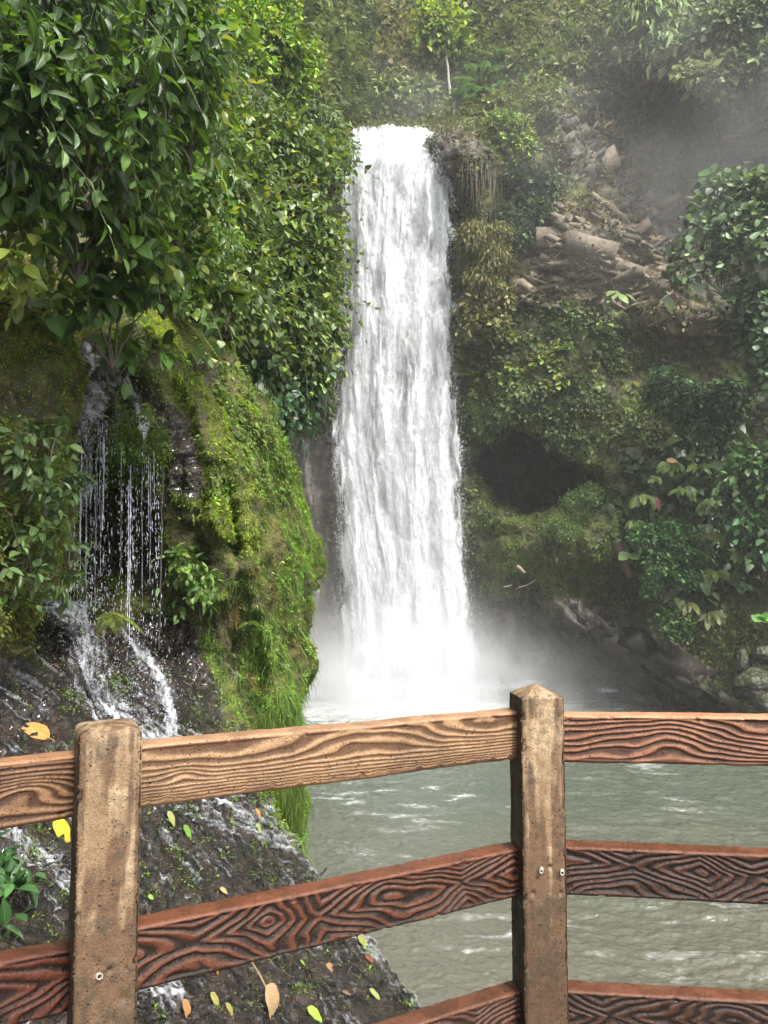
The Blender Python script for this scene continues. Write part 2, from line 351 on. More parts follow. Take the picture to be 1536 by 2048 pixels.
# ---- back wall
xa = axis([(-150, 480, 20), (480, 1560, 3.2), (1560, 2500, 16)]); ya = axis([(-900, -20, 18), (-20, 1440, 3.2), (1440, 1500, 12)])
BX, BY = np.meshgrid(xa, ya)
cols = [-150, 300, 500, 620, 690, 800, 900, 1000, 1150, 1300, 1450, 1600, 1900, 2500]
rows = [-900, -300, 0, 150, 235, 268, 400, 600, 850, 1100, 1300, 1400, 1500]
D = [[46, 48, 54, 60, 68, 72, 72, 70, 64, 58, 52, 46, 38, 30],
     [28, 31, 35, 44, 54, 62, 62, 58, 52, 48, 43, 40, 33, 26],
     [22, 24, 27, 36, 48, 56, 56, 51, 46, 42, 39, 37, 31, 25],
     [21, 22, 25, 32, 44, 52, 51, 46, 42, 41, 39, 37, 31, 25],
     [21, 22, 24, 30, 42, 49, 48, 42, 41, 40, 39, 37, 31, 25],
     [21, 22, 24, 30, 41, 42, 41.5, 41, 40.5, 40, 39, 37, 31, 25],
     [21, 22, 24, 31, 41, 42, 41.5, 40, 39.5, 40, 39, 36.5, 31, 25],
     [22, 23, 25, 33, 41.5, 42, 41.5, 39.5, 38.8, 38.5, 37, 36, 30, 24],
     [27, 28, 32, 40, 41.5, 42, 41.5, 39.5, 38.6, 38, 36.5, 35, 29, 23],
     [29, 32, 37, 41, 41.7, 42, 41.5, 39.3, 38, 37, 36, 35, 29, 23],
     [30, 34, 38, 41, 41.7, 42, 41.5, 39.5, 38.5, 37.5, 36.5, 35.5, 30, 24],
     [30, 34, 38, 41, 41.7, 42, 41.5, 39.5, 38.7, 37.8, 37, 36, 30, 24],
     [30, 34, 38, 41, 41.7, 42, 41.5, 39.5, 38.7, 37.8, 37, 36, 30, 24]]
BD = ctrl(BX, BY, cols, rows, D)
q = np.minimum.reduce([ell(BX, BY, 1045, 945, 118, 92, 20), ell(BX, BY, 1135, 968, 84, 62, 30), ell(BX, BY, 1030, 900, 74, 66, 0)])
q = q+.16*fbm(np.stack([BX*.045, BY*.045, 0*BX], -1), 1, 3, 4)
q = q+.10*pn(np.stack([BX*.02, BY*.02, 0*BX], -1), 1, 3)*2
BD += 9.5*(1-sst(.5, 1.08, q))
BD += 2.6*(1-sst(.3, 1.1, ell(BX, BY, 850, 330, 44, 90, 0))); BD += 2.4*(1-sst(.6, 1.1, ell(BX, BY, 780, 350, 110, 80, 0)))                                       # the cave
BD += 2.2*(1-sst(.5, 1.1, ell(BX, BY, 985, 925, 60, 55, 0)))
BD -= 2.4*(1-sst(.1, 1.15, ell(BX, BY, 1130, 1095, 185, 95, -8)))    # mossy mound below it
BD -= 1.2*(1-sst(.1, 1.2, ell(BX, BY, 1210, 1000, 70, 110, 0)))
BD += 4.2*(1-sst(.35, 1.1, ell(BX, BY, 1110, 1345, 175, 62, 14)))    # undercut at the waterline
BD -= 2.0*(1-sst(0, 62, line_d(BX, BY, [(1120, 1215), (1240, 1270), (1340, 1345), (1440, 1420)])))
BD += 2.6*(1-sst(.3, 1.15, ell(BX, BY, 1330, 290, 190, 105, 12)))    # dark overhang, upper right
BD -= 1.8*(1-sst(0, 60, line_d(BX, BY, [(1240, 110), (1400, 120), (1600, 190)])))
BD += 1.6*(1-sst(.3, 1.1, ell(BX, BY, 1060, 430, 60, 95, 0)))
BD -= 1.3*(1-sst(0, 60, line_d(BX, BY, [(955, 300), (965, 620)])))
BD -= .8*(1-sst(.1, 1.1, ell(BX, BY, 1180, 510, 120, 90, -10)))
BD += 1.5*(1-sst(.2, 1.2, ell(BX, BY, 1400, 720, 170, 90, 0)))
P0 = at(BX, BY, BD)
ZT = poly_sd(BX, BY, [(1035, 520), (1105, 430), (1180, 408), (1290, 440), (1335, 560), (1290, 610), (1150, 615), (1040, 600)])
ZB = poly_sd(BX, BY, [(1240, 590), (1330, 570), (1450, 640), (1440, 700), (1290, 690)])
ZO = poly_sd(BX, BY, [(1120, 200), (1250, 130), (1536, 190), (1900, 300), (1900, 640), (1330, 560), (1240, 400), (1090, 330)])
ZC = poly_sd(BX, BY, [(872, 258), (930, 262), (950, 300), (925, 420), (893, 430)])
ZR = poly_sd(BX, BY, [(930, 1225), (1090, 1200), (1260, 1215), (1400, 1330), (1490, 1430), (930, 1440)])
ZG = poly_sd(BX, BY, [(530, 880), (690, 860), (690, 1450), (560, 1450)])
wob = 34*fbm(P0, .9, 4, 5)
tan = sst(-14, 14, ZT+wob*2.6); brn = sst(-14, 14, ZB+wob*1.2); ovh = sst(-30, 30, ZO+wob*2.2); crs = sst(-6, 6, ZC+wob*.4)
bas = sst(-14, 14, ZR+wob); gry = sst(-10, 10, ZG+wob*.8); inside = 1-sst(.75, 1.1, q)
rock = np.maximum.reduce([tan, brn, crs, bas, gry*.9, ovh*.9])
def strata(P, tilt, k, seed):
    s = (P[..., 2]*math.cos(tilt) + P[..., 0]*math.sin(tilt) + .25*P[..., 1])*k + 1.3*fbm(P, .35, 3, seed) + .35*fbm(P, 1.6, 3, seed+2)
    f = s-np.floor(s); return np.minimum(f/.82, (1-f)/.18)
n_ = facing(P0)
st = strata(P0, R_(-22), 1.15, 31); st2 = strata(P0, R_(24), .55, 44)
disp = .9*fbm(P0, .28, 3, 9) + .5*fbm(P0, .9, 4, 12)*(1-.4*rock) + .22*fbm(P0, 3.2, 3, 15)
c_, s_ = math.cos(R_(-24)), math.sin(R_(-24)); PR_ = np.stack([P0[..., 0]*c_+P0[..., 2]*s_, P0[..., 1], -P0[..., 0]*s_+P0[..., 2]*c_], -1)+.35*np.stack([fbm(P0, .8, 3, 24), 0*BX, fbm(P0, .8, 3, 26)], -1)
fc = .22*facets(PR_, (3.4, 3.4, 1.3), 5, .9)+.18*facets(PR_, (1.5, 1.5, .42), 9, .8)+.11*facets(PR_, (.6, .6, .17), 13, .8)
lay = PR_[..., 2]*2.4+.6*fbm(P0, .7, 3, 33); lay = lay-np.floor(lay); fc += .16*np.minimum(lay/.8, (1-lay)/.2)-.08
disp += rock*(1-.75*gry)*(.9*fc+.10*(st2-.5)+.10*fbm(P0, 2.5, 4, 21, ridge=True))
disp *= 1-.6*gry
G1 = P0 + n_*disp[..., None]
# water-worn flutes on the grey wall left of the fall
G1 -= n_*((gry*.22*fbm(P0*np.array([2.2, 1, .25]), 1, 4, 60, ridge=True))[..., None])
B_G = G1; B_N = facing(G1)
a = fbm(P0, .5, 4, 70); b_ = fbm(P0, 2.2, 3, 75)
soil = mix3(np.array([.030, .030, .016]), np.array([.075, .060, .032]), sst(-.2, .25, a+.4*b_))
mossc = mix3(np.array([.055, .078, .020]), np.array([.13, .16, .036]), sst(-.25, .3, b_+.5*a))
Cc = mix3(soil, mossc, sst(-.1, .2, fbm(P0, .8, 3, 78))*.8)
Cc = mix3(Cc, mix3(np.array([.13, .095, .062]), np.array([.29, .215, .145]), sst(-.2, .25, b_+.3*a+.5*fc)), tan)
Cc = mix3(Cc, mix3(np.array([.07, .048, .03]), np.array([.15, .105, .068]), sst(-.2, .3, b_)), brn*.8)
Cc = mix3(Cc, mix3(np.array([.035, .032, .03]), np.array([.11, .095, .08]), sst(-.2, .3, b_+a)), ovh*(1-tan)*.9)
Cc = mix3(Cc, mix3(np.array([.03, .028, .026]), np.array([.10, .085, .07]), st), crs)
Cc = mix3(Cc, mix3(np.array([.012, .010, .008]), np.array([.050, .037, .028]), sst(-.2, .35, b_+.5*fbm(P0, 1.2, 3, 81))), bas)
Cc = mix3(Cc, mix3(mix3(np.array([.055, .048, .042]), np.array([.10, .085, .07]), sst(-.2, .3, a+b_)), np.array([.24, .25, .24]), sst(.05, .3, fbm(P0*np.array([3.0, 1, .22]), 1, 4, 84))*sst(1260, 1150, BY)*.8), gry)
Cc = mix3(Cc, np.array([.014, .013, .009]), inside*.9)  # cave interior painted near black, its shade put into the rock colour
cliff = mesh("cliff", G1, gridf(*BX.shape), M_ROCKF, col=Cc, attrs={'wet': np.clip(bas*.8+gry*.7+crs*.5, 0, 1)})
tag(cliff, kind='structure')
def slabs(n, w, size, tilt, cols, seed, name="cliff_outcrop", wet=.3, flat=.30, sink=.42):
    """angular blocks and thin beds of broken rock standing out of the wall"""
    P, Nr, i, j = pick(B_G, B_N, w, n); cube = np.array([[x, y, z] for x in (-1, 1) for y in (-1, 1) for z in (-1, 1)], float)
    s = size*np.exp(np.clip(rng.normal(size=n), -2, 1.3)*.42); S = np.stack([s*rng.uniform(.9, 2.4, n), s*rng.uniform(.6, 1.0, n), s*flat*np.exp(rng.normal(size=n)*.45)], -1)
    V = cube[None]*(1+rng.normal(size=(n, 8, 3))*.22); V = V*S[:, None]*.5
    a = R_(1)*(tilt+rng.normal(size=n)*9); c, t = np.cos(a)[:, None], np.sin(a)[:, None]; x, z = V[..., 0]*c-V[..., 2]*t, V[..., 0]*t+V[..., 2]*c
    b = rng.normal(size=n)*.35; cb, sb = np.cos(b)[:, None], np.sin(b)[:, None]; V = np.stack([x*cb-V[..., 1]*sb, x*sb+V[..., 1]*cb, z], -1)+(P-Nr*S[:, 1:2]*sink)[:, None]
    F = np.array([(0, 1, 3, 2), (4, 6, 7, 5), (0, 4, 5, 1), (2, 3, 7, 6), (0, 2, 6, 4), (1, 5, 7, 3)]); F = (F[None]+np.arange(n)[:, None, None]*8).reshape(-1, 4)
    cc = np.asarray(cols[0])+(np.asarray(cols[1])-np.asarray(cols[0]))*rng.random((n, 1)); o = mesh(name, V.reshape(-1, 3), F, M_ROCKF, col=np.repeat(cc, 8, 0), attrs={'wet': np.full(n*8, wet)}, smooth=False)
    return tag(o, kind='structure')
def pick(G, Nn, w, n, r=rng):
    """n random points of a grid surface, by weight x cell area"""
    du = np.linalg.norm(np.diff(G, axis=1), axis=-1)[:-1]; dv = np.linalg.norm(np.diff(G, axis=0), axis=-1)[:, :-1]
    ww = (w[:-1, :-1]*np.minimum(du*dv, np.median(du*dv)*30)).ravel(); ww = np.clip(ww, 0, None); cs = np.cumsum(ww)
    k = np.searchsorted(cs, r.random(n)*cs[-1]); k = np.minimum(k, len(ww)-1)
    i, j = np.divmod(k, G.shape[1]-1); u = r.random(n)[:, None]; v = r.random(n)[:, None]
    P = (1-u)*(1-v)*G[i, j]+u*(1-v)*G[i, j+1]+(1-u)*v*G[i+1, j]+u*v*G[i+1, j+1]
    return P, Nn[i, j], i, j

slabs(560, tan*(tan > .6), .60, -20, [(.062, .050, .035), (.168, .130, .088)], 1, sink=.52, flat=.24)
slabs(26, tan*sst(15, 45, ZT), 1.0, -14, [(.11, .09, .063), (.175, .142, .10)], 2, flat=.6, sink=.64)
slabs(110, tan*(tan > .8)*sst(520, 560, BY), .75, 17, [(.085, .069, .048), (.185, .148, .103)], 7, flat=.16, sink=.6)
slabs(110, brn+.25*ovh, .6, 25, [(.06, .042, .028), (.15, .105, .07)], 3)
slabs(170, ovh*(BX < 1650), .7, 32, [(.020, .018, .017), (.055, .047, .041)], 4, flat=.25, sink=.55)
slabs(70, crs, .42, 4, [(.015, .013, .012), (.05, .042, .036)], 5, wet=.9, flat=.3, sink=.65)
slabs(300, bas*(BX > 1000)*(BY < 1410), .66, -36, [(.010, .008, .006), (.048, .037, .028)], 6, wet=.9, flat=.45, sink=.62)
# ---- left valley side (under the shrubs)
ya2 = axis([(-700, 1250, 9)]); ua = np.concatenate([np.linspace(0, 1, 150), np.linspace(1, 1.6, 30)[1:]])
HU, HY = np.meshgrid(ua, ya2)
sil = crv(HY, [-700, -200, 0, 150, 250, 330, 500, 650, 750, 860, 950, 1250], [380, 400, 430, 470, 560, 610, 620, 605, 580, 540, 520, 520])
HX = -900+np.minimum(HU, 1)*(sil+900) - 0
t_ = np.clip((HX-0)/640, -1.5, 1)
HD = 9.0+4.2*np.clip(t_, 0, 1)**1.6+2.5*np.clip(t_, -1.5, 0)+np.clip((500-HY)/500, 0, 3)*2.0
wrap = np.clip(HU-1, 0, 1)/.6
Pn = at(HX, HY, HD); Pn += wrap[..., None]*np.array([-3.0, 10., 0])
n_ = facing(Pn)
H_G = Pn+n_*(.5*fbm(Pn, .5, 4, 90))[..., None]; H_N = n_
hill = mesh("hill", H_G, gridf(*HX.shape), M_ROCKF, col=mix3(np.array([.02, .02, .012]), np.array([.05, .05, .02]), sst(-.3, .3, fbm(Pn, 1, 3, 92))), attrs={'wet': HX*0})
tag(hill, kind='structure')

# ---- near bank: mossy bulge, recess with the side cascade, and the wet rock slope running under the fence
ya3 = axis([(380, 560, 8), (560, 2060, 2.6), (2060, 2700, 12)]); ua3 = np.concatenate([np.linspace(-.8, 0, 50)[:-1], np.linspace(0, 1, 300), np.linspace(1, 2, 60)[1:]])
NU, NY = np.meshgrid(ua3, ya3)
sil = np.interp(NY, [380, 500, 590, 640, 690, 740, 790, 850, 900, 950, 1000, 1050, 1100, 1150, 1200, 1250, 1300, 1350, 1380, 1410, 1440, 1600, 1640, 1700, 1740, 1760, 1900, 2010, 2100, 2300, 2700],
                [200, 250, 318, 375, 440, 485, 525, 545, 556, 580, 600, 612, 624, 622, 612, 604, 602, 616, 606, 590, 586, 592, 592, 598, 622, 640, 750, 840, 905, 1050, 1300])
sil = sil-14*(NY < 1650)
NX = np.where(NU < 0, NU*900, np.minimum(NU, 1)*sil)
cols = [-720, -300, 0, 90, 150, 240, 330, 420, 520, 600, 640, 760, 850, 1050, 1300]
rows = [380, 600, 700, 800, 900, 1000, 1100, 1180, 1250, 1330, 1420, 1500, 1600, 1700, 1800, 1900, 2010, 2150, 2350, 2700]
D = [[3.6, 4.2, 5.2, 6.2, 7.0, 8.0, 9, 10, 11, 12, 12, 12, 12, 12, 12],
     [3.2, 3.8, 4.7, 5.3, 6.0, 7.0, 7.8, 8.6, 9.4, 10, 10, 10, 10, 10, 10],
     [3.1, 3.7, 4.6, 5.1, 5.7, 6.5, 7.0, 7.8, 8.8, 9.4, 9.4, 9.4, 9, 9, 9],
     [3.0, 3.6, 4.5, 4.9, 5.8, 6.6, 6.8, 7.2, 8.1, 9.2, 9.2, 9.2, 9, 9, 9],
     [2.9, 3.5, 4.4, 4.9, 6.1, 6.6, 6.7, 6.8, 7.6, 8.9, 8.9, 8.9, 9, 9, 9],
     [2.9, 3.5, 4.4, 5.0, 6.5, 7.0, 6.8, 6.6, 7.3, 8.6, 8.9, 8.9, 9, 9, 9],
     [2.9, 3.5, 4.5, 5.2, 6.7, 7.2, 6.9, 6.6, 7.2, 8.4, 9.0, 9, 9, 9, 9],
     [3.0, 3.6, 4.6, 5.4, 6.8, 7.2, 7.0, 6.6, 7.2, 8.2, 8.9, 9, 9, 9, 9],
     [3.1, 3.7, 4.7, 5.5, 6.1, 6.8, 7.0, 6.7, 7.2, 8.1, 8.6, 9, 9, 9, 9],
     [3.2, 3.8, 4.8, 5.4, 5.7, 6.2, 6.6, 6.8, 7.3, 8.1, 8.5, 9, 9, 9, 9],
     [3.2, 3.8, 4.7, 5.0, 5.2, 5.6, 6.0, 6.6, 7.3, 8.0, 8.4, 9, 9, 9, 9],
     [3.1, 3.7, 4.4, 4.6, 4.8, 5.1, 5.5, 6.1, 7.2, 7.9, 8.2, 8, 8, 8, 8],
     [2.9, 3.4, 3.9, 4.15, 4.3, 4.6, 5.0, 5.6, 6.6, 7.8, 8.0, 8, 8, 8, 8],
     [2.7, 3.0, 3.5, 3.7, 3.9, 4.2, 4.6, 5.1, 6.0, 7.2, 7.6, 7.6, 7, 7, 7],
     [2.5, 2.7, 3.2, 3.4, 3.55, 3.8, 4.1, 4.6, 5.3, 6.0, 6.3, 6.6, 6.6, 6, 6],
     [2.3, 2.5, 2.9, 3.05, 3.2, 3.45, 3.7, 4.1, 4.6, 5.1, 5.3, 5.7, 6, 5.5, 5.5],
     [2.15, 2.35, 2.7, 2.8, 2.9, 3.1, 3.35, 3.65, 4.0, 4.3, 4.4, 4.7, 4.8, 5, 5],
     [2.0, 2.2, 2.45, 2.55, 2.65, 2.8, 3.0, 3.2, 3.5, 3.7, 3.8, 4.0, 4.2, 4.5, 4.8],
     [1.8, 2.0, 2.2, 2.3, 2.35, 2.5, 2.6, 2.8, 2.95, 3.1, 3.2, 3.35, 3.5, 3.7, 4.2],
     [1.5, 1.7, 1.85, 1.9, 1.95, 2.0, 2.1, 2.2, 2.3, 2.4, 2.5, 2.6, 2.7, 2.9, 3.2]]
ND = ctrl(NX, NY, cols, rows, D)
ND += .45*(1-sst(.3, 1.1, ell(NX, NY, 230, 1080, 110, 130)))          # hollow behind the falling drops
ND -= .40*(1-sst(.2, 1.1, ell(NX, NY, 255, 900, 75, 90)))             # moss cushion in mid fall
ND += .28*(1-sst(0, 32, line_d(NX, NY, [(330, 700), (380, 830), (420, 960), (400, 1050), (400, 1120)])))
ND -= .30*(1-sst(0, 30, line_d(NX, NY, [(300, 640), (350, 740), (400, 830), (430, 960), (440, 1060)])))
ND += .30*(1-sst(0, 26, line_d(NX, NY, [(440, 800), (450, 900), (460, 1000), (470, 1110)])))
ND -= .26*(1-sst(0, 28, line_d(NX, NY, [(460, 920), (490, 1010), (495, 1120), (540, 1300), (560, 1420)])))
ND += .25*(1-sst(0, 30, line_d(NX, NY, [(515, 1240), (520, 1380), (545, 1520)])))
ND -= .35*(1-sst(.2, 1.2, ell(NX, NY, 130, 1235, 60, 34)))            # lip of the dark ledge
ND += .30*(1-sst(.2, 1.2, ell(NX, NY, 100, 1290, 70, 40)))
wr = np.clip(NU-1, 0, 1); dn = sst(1640, 1760, NY)
Pn = at(NX, NY, ND)
arc = wr*math.pi/2
Pn[..., 0] += -(1-np.cos(arc))*3.5*(1-dn) + (-.3*wr)*dn
Pn[..., 1] += np.sin(arc)*7.0*(1-dn) + (.25*np.sin(arc)-.4*wr)*dn
Pn[..., 2] -= dn*(wr**1.4)*5.0
n_ = facing(Pn)
Zrock = poly_sd(NX, NY, [(-720, 1330), (0, 1330), (60, 1300), (75, 1190), (150, 1200), (235, 1250), (330, 1225), (382, 1250), (440, 1400), (446, 1480), (520, 1590), (590, 1700), (760, 1740), (1300, 2700), (-720, 2700)])
Zch = poly_sd(NX, NY, [(155, 690), (260, 735), (330, 800), (390, 880), (410, 960), (385, 1010), (345, 960), (330, 870), (250, 840), (205, 900), (195, 960), (150, 980), (140, 900), (165, 800)])
Zch2 = poly_sd(NX, NY, [(135, 900), (200, 880), (215, 1000), (200, 1200), (150, 1200), (130, 1050)])
wob = 26*fbm(Pn, 3.0, 4, 101)
slope = sst(-8, 8, Zrock+wob*.5); chut = np.maximum(sst(-8, 8, Zch+wob), .8*sst(-8, 8, Zch2+wob))
nrock = np.maximum(slope, chut)
Rdg = fbm(Pn*np.array([1.0, 1.0, .3]), 2.6, 4, 104)
disp = .22*fbm(Pn, 1.1, 3, 107)*(1-.8*slope)+.22*Rdg*(1-slope)+.10*fbm(Pn*np.array([1, 1, .5]), 4.2, 3, 108, ridge=True)*(1-slope)+.085*fbm(Pn, 5.5, 4, 110, ridge=False)*(1-.6*slope)+.022*fbm(Pn, 18, 3, 113)
disp += nrock*(.016*facets(Pn+.03*fbm(Pn, 9, 2, 119)[..., None], (.10, .10, .10), 21, .8)+.016*fbm(Pn, 30, 3, 116)+.035*fbm(Pn, 7, 3, 118, ridge=True))
G3 = Pn+n_*disp[..., None]; N_G = G3; N_N = n_
fn = fbm(Pn, 9, 4, 121)
Cn = mix3(np.array([.040, .038, .014]), np.array([.125, .120, .032]), sst(-.2, .3, fn+.5*Rdg))
Cn = mix3(Cn, mix3(np.array([.007, .005, .004]), np.array([.040, .027, .020]), sst(-.22, .3, fn+.4*fbm(Pn, 30, 2, 123))), nrock)
# flowing film of water on the slope: how white it runs at each point
def streak(px, py, ang, fx, fy, seed):
    c, s = math.cos(R_(ang)), math.sin(R_(ang)); u = (px*c+py*s)*fx; v = (-px*s+py*c)*fy
    return fbm(np.stack([u, v, 0*u], -1), 1, 5, seed)
near = mesh("river_bank", G3, gridf(*NX.shape), M_ROCKN, col=Cn, attrs={'wet': np.clip(nrock*1.1+.1, 0, 1)})
tag(near, kind='structure')
def strip_film(name, path, width, amt, off, label, seed, ang):
    """a thin sheet of running water lying on the bank: part of the bank grid, lifted a little, opacity from its foam"""
    wd = np.interp(NY, [p[1] for p in path], width)
    d, ar, of = path_sd(NX, NY, path); d = d/wd
    fo = amt*(1-sst(.0, 1.25, d)) + .95*fbm(np.stack([of*.13, ar*.018, 0*NX], -1), 1, 4, seed) + .55*fbm(np.stack([of*.30, ar*.09, 0*NX], -1), 1, 3, seed+5)
    fo = np.clip(fo-.50, -1, 1)-np.where(d < 1.5, 0, 1)
    keep = (d < 1.5) & (NU <= 1) & (NU >= -.6)
    r, c = NX.shape; fi = gridf(r, c); k = keep.ravel()[fi].all(1); fi = fi[k]
    us, inv = np.unique(fi.ravel(), return_inverse=True)
    V = (G3+n_*(off+.012*np.clip(fo, 0, 1))[..., None]).reshape(-1, 3)[us]
    o = mesh(name, V, inv.reshape(-1, 4), M_FILM, attrs={'foam': fo.ravel()[us]})
    return tag(o, label, 'cascade', kind='thing')
M_FILM = foam_mat("running_water", col=(.62, .64, .70), scale=(45, 45, 45), lo=-.24, hi=.62, det=6, transl=.2, maxop=.8)
def drops(name, P, L, Wd, mat, label=None, cat=None, parent=None, dirs=None, kind=None):
    """small elongated octahedra of falling water"""
    n = len(P); D = np.tile(np.array([0, 0, -1.]), (n, 1)) if dirs is None else unit(dirs); D = unit(D+rv(n, .06))
    X = unit(np.cross(D, rv(n))); Y = np.cross(D, X)
    L = np.broadcast_to(L, (n,))[:, None]; Wd = np.broadcast_to(Wd, (n,))[:, None]
    V = np.stack([P-D*L*.5, P+X*Wd, P+Y*Wd, P-X*Wd, P-Y*Wd, P+D*L*.5], 1).reshape(-1, 3)
    F = np.array([(0, 1, 2), (0, 2, 3), (0, 3, 4), (0, 4, 1), (5, 2, 1), (5, 3, 2), (5, 4, 3), (5, 1, 4)])
    F = (F[None]+np.arange(n)[:, None, None]*6).reshape(-1, 3)
    o = mesh(name, V, F, mat, parent, smooth=False)
    if label: tag(o, label, cat, kind=kind)
    return o
M_SPRAY = plain("white_spray", (.62, .64, .67), .4)
m_, n__ = newmat("clear_drops"); p_ = N(n__, 'ShaderNodeBsdfPrincipled', Roughness=.15); p_.inputs['Base Color'].default_value = (.52, .54, .60, 1)
o_ = N(n__, 'ShaderNodeOutputMaterial'); n__.links.new(p_.outputs[0], o_.inputs[0]); M_DROP = m_

# ------------------------------------------------------------------ side cascade on the near bank
root = empty("side_cascade", at(165, 720, 5.9), "small cascade breaking into drops over the mossy bank behind the fence", "cascade")
def put(o, root):
    for k in ('label', 'category', 'kind'):
        if k in o: del o[k]
    o.parent = root; o.location = -np.array(root.location)
    return o
films = [
 ("water_film", [(158, 690), (170, 730), (182, 790), (178, 860), (165, 930), (150, 1010)], [12, 18, 24, 30, 34, 30], .72, .03, 80, 201),
 ("water_film", [(258, 745), (272, 800), (283, 850), (287, 900)], [9, 12, 12, 10], .74, .03, 85, 203),
 ("water_film", [(70, 1190), (110, 1205), (150, 1225), (170, 1290), (178, 1360), (215, 1420), (300, 1480), (400, 1540)], [20, 32, 44, 52, 60, 56, 60, 70], .62, .02, 62, 205),
 ("water_film", [(250, 1265), (275, 1300), (310, 1350), (330, 1400), (345, 1460)], [14, 28, 34, 30, 28], .64, .02, 55, 207),
 ("water_film", [(340, 1560), (440, 1610), (540, 1670), (640, 1735), (700, 1800)], [120, 95, 66, 44, 30], .44, .012, 38, 209),
 ("water_film", [(-40, 1600), (20, 1660), (70, 1710), (130, 1770), (200, 1840), (330, 1990)], [30, 40, 44, 46, 50, 56], .55, .012, 48, 211),
 ("water_film", [(60, 1400), (250, 1560), (480, 1800), (680, 2040)], [260, 260, 230, 200], .12, .008, 45, 217),
 ("water_film", [(680, 1850), (760, 1900), (840, 2000)], [46, 34, 26], .46, .01, 45, 213),
]
for nm, path, wd, amt, off, ang, sd in films:
    put(strip_film(nm, path, wd, amt, off, None, sd, ang), root)
def col_pts(n, x0, x1, y0, y1, d0, d1, xp=1.0):
    px = rng.uniform(x0, x1, n); py = y0+(y1-y0)*rng.random(n)**xp; return at(px, py, rng.uniform(d0, d1, n))
Pd = [col_pts(300, 135, 225, 880, 1215, 5.7, 6.2, .8), col_pts(260, 150, 215, 860, 1000, 5.8, 6.1), col_pts(220, 225, 325, 900, 1290, 5.8, 6.2),
      col_pts(120, 140, 340, 1000, 1350, 5.4, 6.2), col_pts(150, 250, 268, 960, 1280, 6.0, 6.06), col_pts(110, 158, 215, 740, 900, 5.7, 5.9)]
# strings: drops that follow one another along thin falling threads
for k in range(26):
    x = rng.choice([rng.uniform(140, 220), rng.uniform(235, 320)]); y0 = rng.uniform(880, 1000); y1 = y0+rng.uniform(120, 330); m = rng.integers(14, 34)
    Pd.append(at(x+np.cumsum(rng.normal(size=m)*.5), np.sort(rng.uniform(y0, min(y1, 1290), m)), rng.uniform(5.8, 6.15)))
Pd = np.concatenate(Pd)
o = drops("water_drops", Pd, rng.uniform(.010, .040, len(Pd))*rng.choice([.5, 1, 2.2], len(Pd)), rng.uniform(.0008, .0030, len(Pd)), M_DROP); put(o, root); o['kind'] = 'stuff'
T = Tubes()
for k in range(20):
    x = rng.choice([rng.uniform(138, 215), rng.uniform(240, 320)], p=[.55, .45]); y0 = rng.uniform(860, 1010); y1 = y0+rng.uniform(60, 280); dd_ = rng.uniform(5.85, 6.15); t = np.linspace(0, 1, 14)
    w_ = np.abs(np.sin(t*rng.uniform(6, 14)+k))*.0011+.0003; T.add(at(x+1.2*np.cumsum(rng.normal(size=14)*.3), y0+(min(y1, 1290)-y0)*t, dd_), w_, 4)
for x, y0, y1 in ((262, 930, 1290), (258, 960, 1240), (163, 900, 1120), (208, 880, 1060)):
    t = np.linspace(0, 1, 40); T.add(at(x-4*t+.4*np.cumsum(rng.normal(size=40)*.4), y0+(y1-y0)*t, 5.98), np.abs(rng.normal(size=40))*.0022+.0012, 5)
o = T.build("water_threads", M_DROP, None); put(o, root); o['kind'] = 'stuff'
# splashes where it strikes the ledge
Ps = np.concatenate([at(rng.normal(170, 38, 500), rng.normal(1250, 60, 500), 5.35+rng.normal(size=500)*.08), at(rng.normal(300, 36, 420), rng.normal(1370, 55, 420), 5.6+rng.normal(size=420)*.08), at(rng.normal(200, 60, 250), rng.normal(1400, 50, 250), 5.1+rng.normal(size=250)*.06)])
o = drops("water_splash", Ps, rng.uniform(.004, .016, len(Ps)), rng.uniform(.0012, .0035, len(Ps)), M_DROP, dirs=rv(len(Ps))+np.array([.3, -.3, -1])); put(o, root); o['kind'] = 'stuff'

